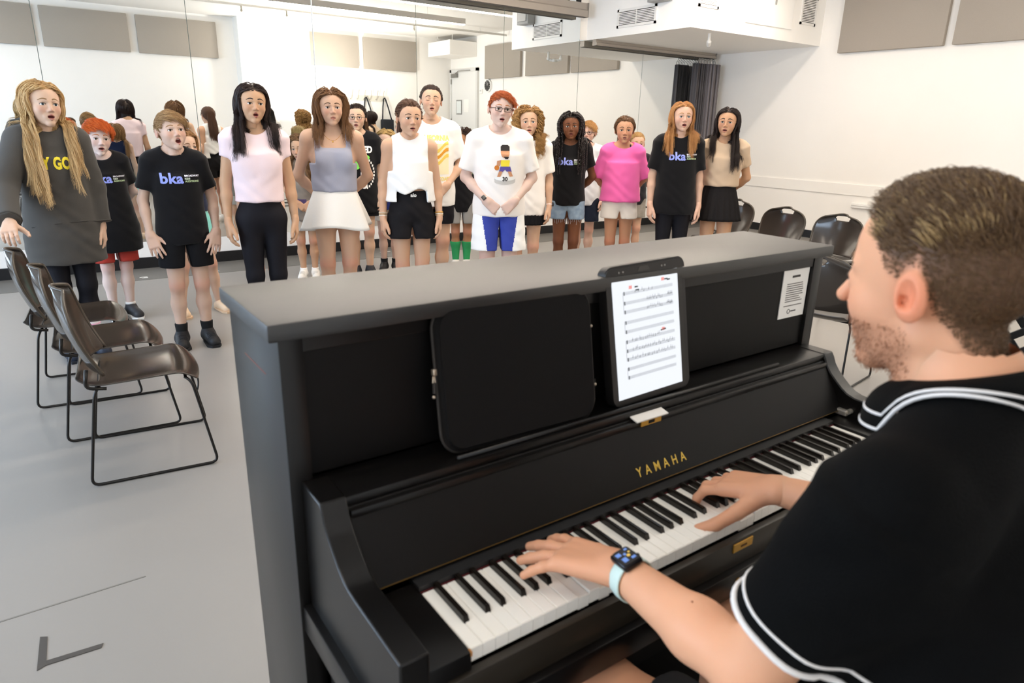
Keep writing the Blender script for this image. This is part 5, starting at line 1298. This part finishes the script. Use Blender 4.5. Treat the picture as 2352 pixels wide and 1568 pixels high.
# girl with braids
p = kid('girl with long dark braids in a black logo shirt and frayed denim shorts', 3.72, 4.27, 1.61, -4, head=(2, 1, -2), hh=.232, skin='#8a573a', blush='#7a4630', lip='#9a5a50', hcol=('#120d0c', '#241a18'), brow='#1a1210', eyecol='#20140e', face=face(mouth=.02, nose=.9), arms=('back', 'back'))
p.build_body(); p.tee(BLK, g=.011, hem=.485, loose=.97, sleeve=.62, sl=1.35); p.logo(-.03, 1.15, .95); p.shorts('#8fa4b8', hem=.405, leg=1.3, m=mat('denim', '#93a7ba', rough=.9, noise=.35, nscale=25, col2='#7d93aa'))
fr_ = MB(); rr_ = random.Random(4)
for k in (-1, 1):
    for i in range(26):
        a = 6.283*i/26; c_ = V3([k*.052*p.H, -.004*p.H, .408*p.H]); x_ = c_[0]+.066*1.2*math.cos(a)*1.05; y_ = c_[1]+.066*1.2*math.sin(a); fr_.tube([(x_, y_, c_[2]), (x_+.008*rr_.uniform(-1, 1), y_-.004, c_[2]-.02-.03*rr_.random())], .0012, 4)
o = fr_.build('frayed_threads', mat('thread_white', '#e9eef2', rough=.9), p.root); o['kind'] = 'stuff'
p.feet('#e8e4de')
p.hair('long', n=150, L=.50, vol=.026, rad=.0052, front=.30, curl=.0035, cp=.016, steps=70, seed=19)
p.hair('tail', n=1500, L=.02, vol=.003, rad=.0013, tie=(0, .2, .50), gather=.3, seed=20, name='hair_base')
p.hair('long', n=45, L=.52, vol=.03, rad=.0052, front=1., curl=.0035, cp=.016, steps=70, seed=21, name='front_braids', sel=lambda q: q[:, 0] > .12)
# boy in glasses behind
p = kid('boy in dark glasses with short reddish blond hair, mostly behind the girl with braids', 4.48, 4.9, 1.55, -4, head=(-6, 2, 0), hh=.226, skin='#f4cdb6', hcol=('#9c6f3e', '#cf9f62'), brow='#a5784a', face=face(mouth=.02), bv=.012)
p.build_body(); p.tee('#dfe3e6', g=.013, hem=.44, loose=1.0, sleeve=.7, sl=1.4); p.shorts('#1d2434', hem=.33, leg=1.4); p.feet('#e8e4de'); p.glasses('#26282e', (.088, .062), .008)
p.hair('short', n=600, L=.065, rad=.00075, vol=.008, steps=8, comb=(.7, -.6, .0), lift=.3, extra=lambda q: np.where(q[:, 2] > .25, 1., .42), seed=22, kids=9, clump=.0045)
# girl in pink
p = kid('girl in a bright pink oversized t-shirt and white shorts', 4.17, 4.04, 1.59, 2, head=(-2, 0, 0), hh=.234, skin='#eab08c', blush='#e59078', hcol=('#5a3d28', '#8a6544'), brow='#4a3424', face=face(mouth=.015), arms=('back', 'back'))
p.build_body(); p.tee('#ff74bd', g=.016, hem=.515, loose=1.06, flare=.02, sleeve=.95, sl=1.7, neck=(.064, .066, .046, .862, -.014), wrinkle=.0026); p.shorts('#f2ece4', hem=.415, leg=1.45, g=.012, top=.56); p.feet('#e8e4de')
MB().tube(march(p.body_fn(), np.array([(x, -.3, z) for x, z in ((.062, 1.335), (.066, 1.30), (.068, 1.26))], f32), (0, 1, 0)), .008, 6).build('dark_strap', mat('strap_dark', '#2c2a30', rough=.8), p.root, True)
p.hair('tail', n=520, L=.24, vol=.007, rad=.00075, tie=(0, .40, -.12), seed=23, kids=13, clump=.0065)
# small blonde girl behind
p = kid('small blonde girl peeking out between the pink shirt and the black logo shirt', 5.16, 4.85, 1.445, 6, head=(4, -2, 0), hh=.224, skin='#efc2a4', hcol=('#a07a48', '#d0ab72'), brow='#9a7448', face=face(mouth=.015, eye=.7), arms=('back', 'back'), bv=.012)
p.build_body(); p.tee('#1f1e24', g=.012, hem=.46, loose=.98, sleeve=.5, sl=1.3); p.shape_on([[(-.07, .66), (.07, .66), (.07, .82), (-.07, .82)]], -.01, .05, 1., mat('ink_blush', '#e8b8ae', rough=.8), 'pink_print'); p.shorts('#9c968c', hem=.36, m=mat('camo_grey', '#a39d93', rough=.9, noise=.5, nscale=14, col2='#7e7a72')); p.feet('#e8e4de'); p.hair('tail', n=400, L=.22, vol=.005, rad=.00075, seed=24, kids=13, clump=.0065)
# strawberry blonde girl
p = kid('girl with long strawberry blonde hair in a black logo shirt and black leggings', 4.26, 3.45, 1.71, 8, head=(4, 2, 0), hh=.238, skin='#f2c6ac', blush='#ea9a86', hcol=('#a06a38', '#d6a066'), brow='#b08458', eyecol='#5a6a72', face=face(mouth=.045))
p.build_body(); p.tee(BLK, g=.013, hem=.45, loose=1.0, flare=.012, sleeve=.80, sl=1.5, neck=(.047, .058, .040, .864, -.012)); p.logo(-.025, 1.23, 1.0); p.leggings(); p.feet('#1b1a1c')
for k in (-1, 1): MB().sphere(p.H2L((k*.365, -.02, -.14)), .011, 12, 8).build('pearl_earring', mat('pearl', '#f4eee4', rough=.2), p.root, True)
p.hair('long', n=680, L=.42, vol=.012, rad=.00075, front=.25, seed=25, kids=13, clump=.0065)
# girl in beige
p = kid('girl in round thin glasses, beige top and black tennis skirt beside the chairs', 4.68, 3.30, 1.675, 6, head=(-16, 2, 3), hh=.236, w=.97, skin='#e3b08a', blush='#dc9678', hcol=('#171110', '#33221c'), brow='#2a1d18', eyecol='#20150f', face=face(mouth=.03, nose=.7), arms=('back', 'back'), bust=.5)
p.build_body(); p.tee('#cbb196', g=.009, hem=.60, loose=.98, sleeve=.62, sl=1.35, wrinkle=.003); p.skirt('#1d1a1a', top=.615, hem=.42, rt=.076, rb=.128, pleats=22, amp=.010); p.feet('#e8e4de')
p.glasses('#d8a890', (.085, .072), .004)
p.hair('long', n=640, L=.46, vol=.014, rad=.00075, front=.62, seed=26, kids=13, clump=.0065)
# ------------------------------------------------------------------ the pianist
RX, RY = .44, -.45
def L_(x, y, z): return V3([-(x-RX), -(y-RY), z])
class Seated(Person):
    def setup(s, pz, lean):
        s.pv = np.array([0, .0, pz], f32); s.st = np.array([0, 0, .50*s.H], f32); s.RL = rotm(0, -lean, 0)
        s.S_st = s.S; s.S = {k: (s.S_st[k]-s.st)@s.RL.T+s.pv for k in (-1, 1)}
    def T(s, P): return (P-s.pv)@s.RL+s.st
    def torso(s, P, g=0.):
        S0 = s.S; s.S = s.S_st; d = Person.torso(s, s.T(P), g); s.S = S0; return d
    def neck(s, P, g=0.):
        a = V3([0, -.005, 1.06]); b = s.H2L((0, .10, -.30)); r = s.hs*s.hd.neck
        return cone(P, a, b, r*1.08+g, r+g)
root = thing('person', 'man with short brown hair in a black polo shirt playing the piano', 'person', (RX, RY, 0), math.pi)
p = Seated(label='', root=root, H=1.80, hh=.240, w=1.13, head=(-3, -4, 2), dim=.90, skin='#e8ab86', blush='#df7f5c', lip='#c98068', hcol=('#4d3622', '#6f5335'), brow='#6a4c30',
           face=dict(mouth=.0, wide=1.0, jaw=1.05, nose=2.3, eye=.8, neck=.235), hv=.0025, bv=.0068, hz=np.array([.36, .355, .30, .19, .06, .02, .10, -.12, -.30, -.42]), scalpmix=.93, fade=.13,
           arms=(dict(E=L_(.735, -.30, .835), W=L_(.676, -.040, .812), U=(.038, -.165, -.040), T=(1, -.05, -.12), P=(0, -.10, -1), kw=dict(curl=(.55, .62, .62, .60), curl0=(.10, .15, .2, .2), spread=.14, thumb=(.66, .95, -.42), tbend=.10, mid=1.3, tl=1.22)),
                 dict(E=L_(.215, -.315, .835), W=L_(.246, -.055, .812), U=(.066, -.170, -.020), T=(-1, -.25, 0), P=(0, .10, -1), kw=dict(curl=(.17, .15, .16, .2), curl0=(.15, .12, .14, .20), spread=.27, thumb=(.62, .78, -.30), tbend=.3))))
p.setup(.565, 5); p.hc = L_(.440, -.341, 1.311)
for k in (-1, 1): p.leg[k] = [V3([k*.095, -.02, .535]), V3([k*.16, -.43, .515]), V3([k*.15, -.36, .08])]
def paint(Q, c, mixc):
    st = np.clip((-.16-Q[:, 2])/.08, 0, 1)*np.clip((.06-Q[:, 1])/.1, 0, 1)*np.clip((Q[:, 2]+.60)/.12, 0, 1)*(p.hd.lips(Q) > .012)
    c = mixc(c, V3(srgb('#8a5236')), st*(.30+.16*np.random.default_rng(3).random(len(Q))))
    p.BM = st
    return mixc(c, V3(srgb('#e0825e')), np.exp(-(((Q-A(.36, .05, -.03))/A(.06, .10, .14))**2).sum(1))*.6)
p.paint = paint
def bnd(): return V3([-.36, -.56, 0.]), V3([.36, .16, 1.24])
p.bounds = bnd
p.build_body()
H = p.H
bodyf = p.body_fn()
def polo(P):
    g = .009; Q = p.T(P); d = p.torso(P, g); z = Q[:, 2]
    t = np.clip((.72*H-z)/(.26*H), 0, 1)
    d = smin(d, ecyl(Q, (0, .003*H), (.088*p.w+t*.012)*H+g, (.062*p.w+t*.016)*H+g, .42*H, .735*H), .05*H)
    for k in (-1, 1):
        S = p.S[k]; E = p.armpts[k]['E']; B = S+(E-S)*.67
        d = smin(d, capcone(P, S, B, .074, .068), .045)
    rg = Q[:, 2]-.845*H
    for k in (-1, 1):
        S = p.S[k]; E = p.armpts[k]['E']; W_ = p.armpts[k]['W']; u_ = (E-S)/np.linalg.norm(E-S); B = S+(E-S)*.66
        near = np.minimum(cone(P, B, E, .09, .09), cone(P, E, W_, .09, .09))
        rg = np.maximum(rg, np.minimum((P-B.astype(f32))@u_.astype(f32), -near))
    d = np.minimum(d, np.maximum(bodyf(P)-.007, rg))
    d = d+.0026*(np.sin(P[:, 0]*46+P[:, 2]*38)+.8*np.sin(P[:, 2]*71-P[:, 1]*52+P[:, 0]*20))*np.clip((1.22-P[:, 2])/.1, .1, 1)
    d = smax(d, -cone(P, (0, -.02, 1.10), (0, -.07, 1.30), .060, .066), .006)
    return np.maximum(d, .43*H-z)
p.top_fn = polo
V, F = surfnets(polo, (-.40, -.36, .44), (.40, .24, 1.26), .006); V = relax(V, F, 2, .5)
pm = mat('polo_black', '#060606', rough=.9, spec=.12, bump=.22, bscale=420)
p.top = mesh_np('polo_shirt', V, F, pm, root, True)
rib = mat('rib_white', '#ddd8d4', rough=.9)
for k in (-1, 1):
    S = p.S[k]; E = p.armpts[k]['E']
    p.ring(polo, S, E, .660, .0042, rib, 'cuff_stripe', 40, parent=p.top, out=.0005); p.ring(polo, S, E, .585, .0022, rib, 'cuff_stripe', 40, parent=p.top)
# collar folded down round the neck
n = 60; up = []; lo_ = []
for i in range(n+1):
    a = math.radians(18+324*i/n); sx, cy_ = math.sin(a), -math.cos(a)      # a=0 at the front
    bk = (cy_+1)/2
    up.append(V3([.0645*sx, -.058+.064*cy_, 1.190+.048*bk]))
    rr = .103-.012*bk
    q = march(polo, np.array([[rr*sx*1.04, -.056+rr*cy_*.98, 1.35]], f32), (0, 0, -1), 60, .5)[0]; lo_.append(V3([q[0], q[1], max(q[2]+.006, 1.128+.055*bk)]))
V = []; F = []; m = 8
for i in range(n+1):
    for j in range(m+1):
        t = j/m; b = up[i]*(1-t)+lo_[i]*t; r_ = V3([b[0], b[1]+.056, 0]); r_ = r_/np.linalg.norm(r_)
        V.append(b+r_*.010*math.sin(t*math.pi)+V3([0, 0, .004*math.sin(t*math.pi)]))
for i in range(n):
    for j in range(m): F.append((i*(m+1)+j, i*(m+1)+j+1, (i+1)*(m+1)+j+1, (i+1)*(m+1)+j))
V = np.array(V); o = mesh_np('collar', V, np.array(F), mat('collar_black', '#070707', rough=.9, spec=.12, bump=.15, bscale=380), root, True); md = o.modifiers.new('thickness', 'SOLIDIFY'); md.thickness = .0035; md.offset = 0
for j, rd in ((8, .0026), (6, .0022)):
    MB().tube([V[i*(m+1)+j]+V3([0, 0, .002]) for i in range(n+1)], rd, 6).build('collar_stripe', rib, o, True)
# shorts and bench
def sh(P):
    d = None
    for k in (-1, 1):
        h, kn, an = p.leg[k]; e = capcone(P, h+V3([0, .06, 0]), h+(kn-h)*.78, .105, .098); d = e if d is None else smin(d, e, .03)
    return smin(d, ell(P, (0, .02, .56), (.185, .15, .105)), .04)
V, F = surfnets(sh, (-.34, -.45, .40), (.34, .26, .72), .009); V = relax(V, F, 1); mesh_np('shorts', V, F, mat('shorts_black', '#121114', rough=.9), root, True)
for k in (-1, 1):
    an = p.leg[k][2]; c = V3([an[0], an[1]-.03, 0])
    def fs(P):
        d = cone(P, c+(0, .06, .04), c+(0, -.12, .036), .046, .042); d = smin(d, cone(P, an, an+V3([0, 0, -.03]), .045, .045), .03); return np.maximum(d, .004-P[:, 2])
    V, F = surfnets(fs, c+(-.08, -.2, -.01), c+(.08, .15, .15), .007); mesh_np('shoe', V, F, mat('shoe_white', '#dcd8d2', rough=.6), root, True)
# wrist watch on the left arm
a = p.armpts[1]; E, Wr = a['E'], a['W']; fnw = lambda P: p.arm(P, 1)
strap = mat('strap_mint', '#c9dcd4', rough=.55)
ws = []
for t in (.80, .835, .87): ws.append(t)
wo = None
u = (Wr-E)/np.linalg.norm(Wr-E); up_ = V3([.28, .0, 1.]); up_ -= u*(up_@u); up_ /= np.linalg.norm(up_); e_ = np.cross(u, up_)
cen = E+(Wr-E)*.90; Vb = []; Fb = []; n = 32; nb = 6
for i in range(n):
    d_ = up_*math.cos(2*math.pi*i/n)+e_*math.sin(2*math.pi*i/n)
    for j in range(nb):
        b = cen+u*(-.012+.024*j/(nb-1)); q = march(fnw, (b+d_*.1)[None].astype(f32), -d_, 50, .1)[0]; Vb.append(q+d_*(.0015+.0012*math.sin(math.pi*j/(nb-1))))
for i in range(n):
    for j in range(nb-1): Fb.append((i*nb+j, i*nb+j+1, ((i+1) % n)*nb+j+1, ((i+1) % n)*nb+j))
wo = mesh_np('watch_strap', np.array(Vb), np.array(Fb), strap, root, True); md = wo.modifiers.new('thickness', 'SOLIDIFY'); md.thickness = .0025
q = march(fnw, (cen+up_*.1)[None].astype(f32), -up_, 50, .1)[0]; cw = q+up_*.006; Mw = np.stack([e_, u, up_], 1)
def wpart(mb, name, m, par, **k): mb.v = [tuple(Mw@np.array(v)+cw) for v in mb.v]; return mb.build(name, m, par, **k)
wc = wpart(MB().box((-.0175, -.0205, -.006), (.0175, .0205, .006), .0055), 'watch_case', mat('watch_black', '#17171a', rough=.25, metal=.3), wo, smooth=True, auto=60)
wpart(MB().prism(rrect(-.0150, .0150, -.018, .018, .006), 'z', .0055, .0066), 'watch_screen', mat('watch_glass2', '#0c0d12', rough=.08), wo)
mb = MB()
for x0, y0, x1, y1 in ((-.010, -.012, -.002, -.002), (-.012, .004, -.004, .012), (.004, -.013, .011, -.008), (-.001, .001, .003, .006), (.006, .010, .011, .014)): mb.box((x0, y0, .0066), (x1, y1, .0069))
wpart(mb, 'watch_display', mat('watch_blue', '#5f7fc0', rough=.3, emit='#7fa3e0', estr=.12), wo)
wpart(MB().cyl((.004, -.002, .0066), .003, .0003, 12).cyl((.009, .004, .0066), .002, .0003, 12), 'watch_dots', mat('watch_gold', '#b99a4a', rough=.3, emit='#b99a4a', estr=.3), wo)
wpart(MB().cyl((.0172, -.006, 0), .0034, .0022, 12, 'x'), 'watch_crown', mat('watch_black'), wo)
# moles on the arms
bfp = p.body_fn()
for E0, W0, t, s_, r_ in ((p.armpts[1]['E'], Wr, .14, 1, .0035), (p.armpts[1]['E'], Wr, .10, .8, .0018), (p.armpts[1]['E'], Wr, .52, .6, .0016), (p.armpts[-1]['E'], p.armpts[-1]['W'], .62, 1, .0022)):
    c_ = E0+(W0-E0)*t; d_ = V3([.35*s_, .55, .75]); d_ /= np.linalg.norm(d_); q = march(bfp, (c_+d_*.12)[None].astype(f32), -d_, 50, .15)[0]
    MB().sphere(q, (r_, r_, r_*.6), 10, 8).build('mole', mat('mole_brown', '#9a5a3a', rough=.7), root, True)
# hair: longer on top, faded sides
ztop = lambda q: np.clip((q[:, 2]-.16)/.16, 0, 1)
p.hair('short', n=17000, L=.024, rad=.00045, vol=.004, steps=6, hz_lift=.03, comb=(-.25, -.35, .45), lift=lambda q: .22+.38*ztop(q), extra=lambda q: .11+.89*ztop(q)*np.clip(1.15-.5*np.clip(q[:, 1], 0, 1), .5, 1.2), seed=40)
p.hair('short', n=3200, L=.024, col=('#84673f', '#b99a6c'), rad=.00042, vol=.006, steps=7, hz_lift=.02, comb=(-.3, -.3, .5), lift=.5, sel=lambda q: (q[:, 2]+.10*np.sin(q[:, 0]*37+q[:, 1]*23) > .30) & (q[:, 1] < .30), seed=41, name='hair_top')  # lighter tips; the lit tone on top is put into their colour
# bench
hs_ = p.HS; p.HS = np.where((p.BM > .35) & (np.abs(p.HV[:, 0]) < .30), .1, -1.)
p.hair('short', n=1500, L=.004, col=('#6b3f28', '#a8714c'), rad=.00028, vol=.001, steps=3, comb=(0, -.2, -.6), lift=.7, seed=42, name='stubble'); p.HS = hs_
bn = thing('piano_bench', 'black piano bench the pianist sits on', 'bench', (RX+.04, RY-.03, 0))
MB().box((-.38, -.17, .405), (.38, .17, .465), .012).build('cushion', mat('bench_vinyl', '#161416', rough=.5), bn, True, 40); MB().box((-.39, -.18, .36), (.39, .18, .405), .004).build('apron', pb, bn)
for x in (-.36, .32):
    for y in (-.16, .12): MB().box((x, y, 0), (x+.04, y+.04, .37), .003).build('leg', pb, bn)
# ------------------------------------------------------------------ empties to the base of their things
bpy.context.view_layer.update()
for o in list(sc.collection.objects):
    if o.type == 'EMPTY' and o.parent is None and o.location.length < 1e-6 and o.children:
        pts = [c.matrix_world @ Vector(b) for c in o.children_recursive if c.type != 'EMPTY' for b in c.bound_box]
        if not pts: continue
        lo = [min(p[i] for p in pts) for i in range(3)]; hi = [max(p[i] for p in pts) for i in range(3)]
        base = Vector(((lo[0]+hi[0])/2, (lo[1]+hi[1])/2, lo[2])); o.location = base
        for c in o.children: c.location = c.location-base
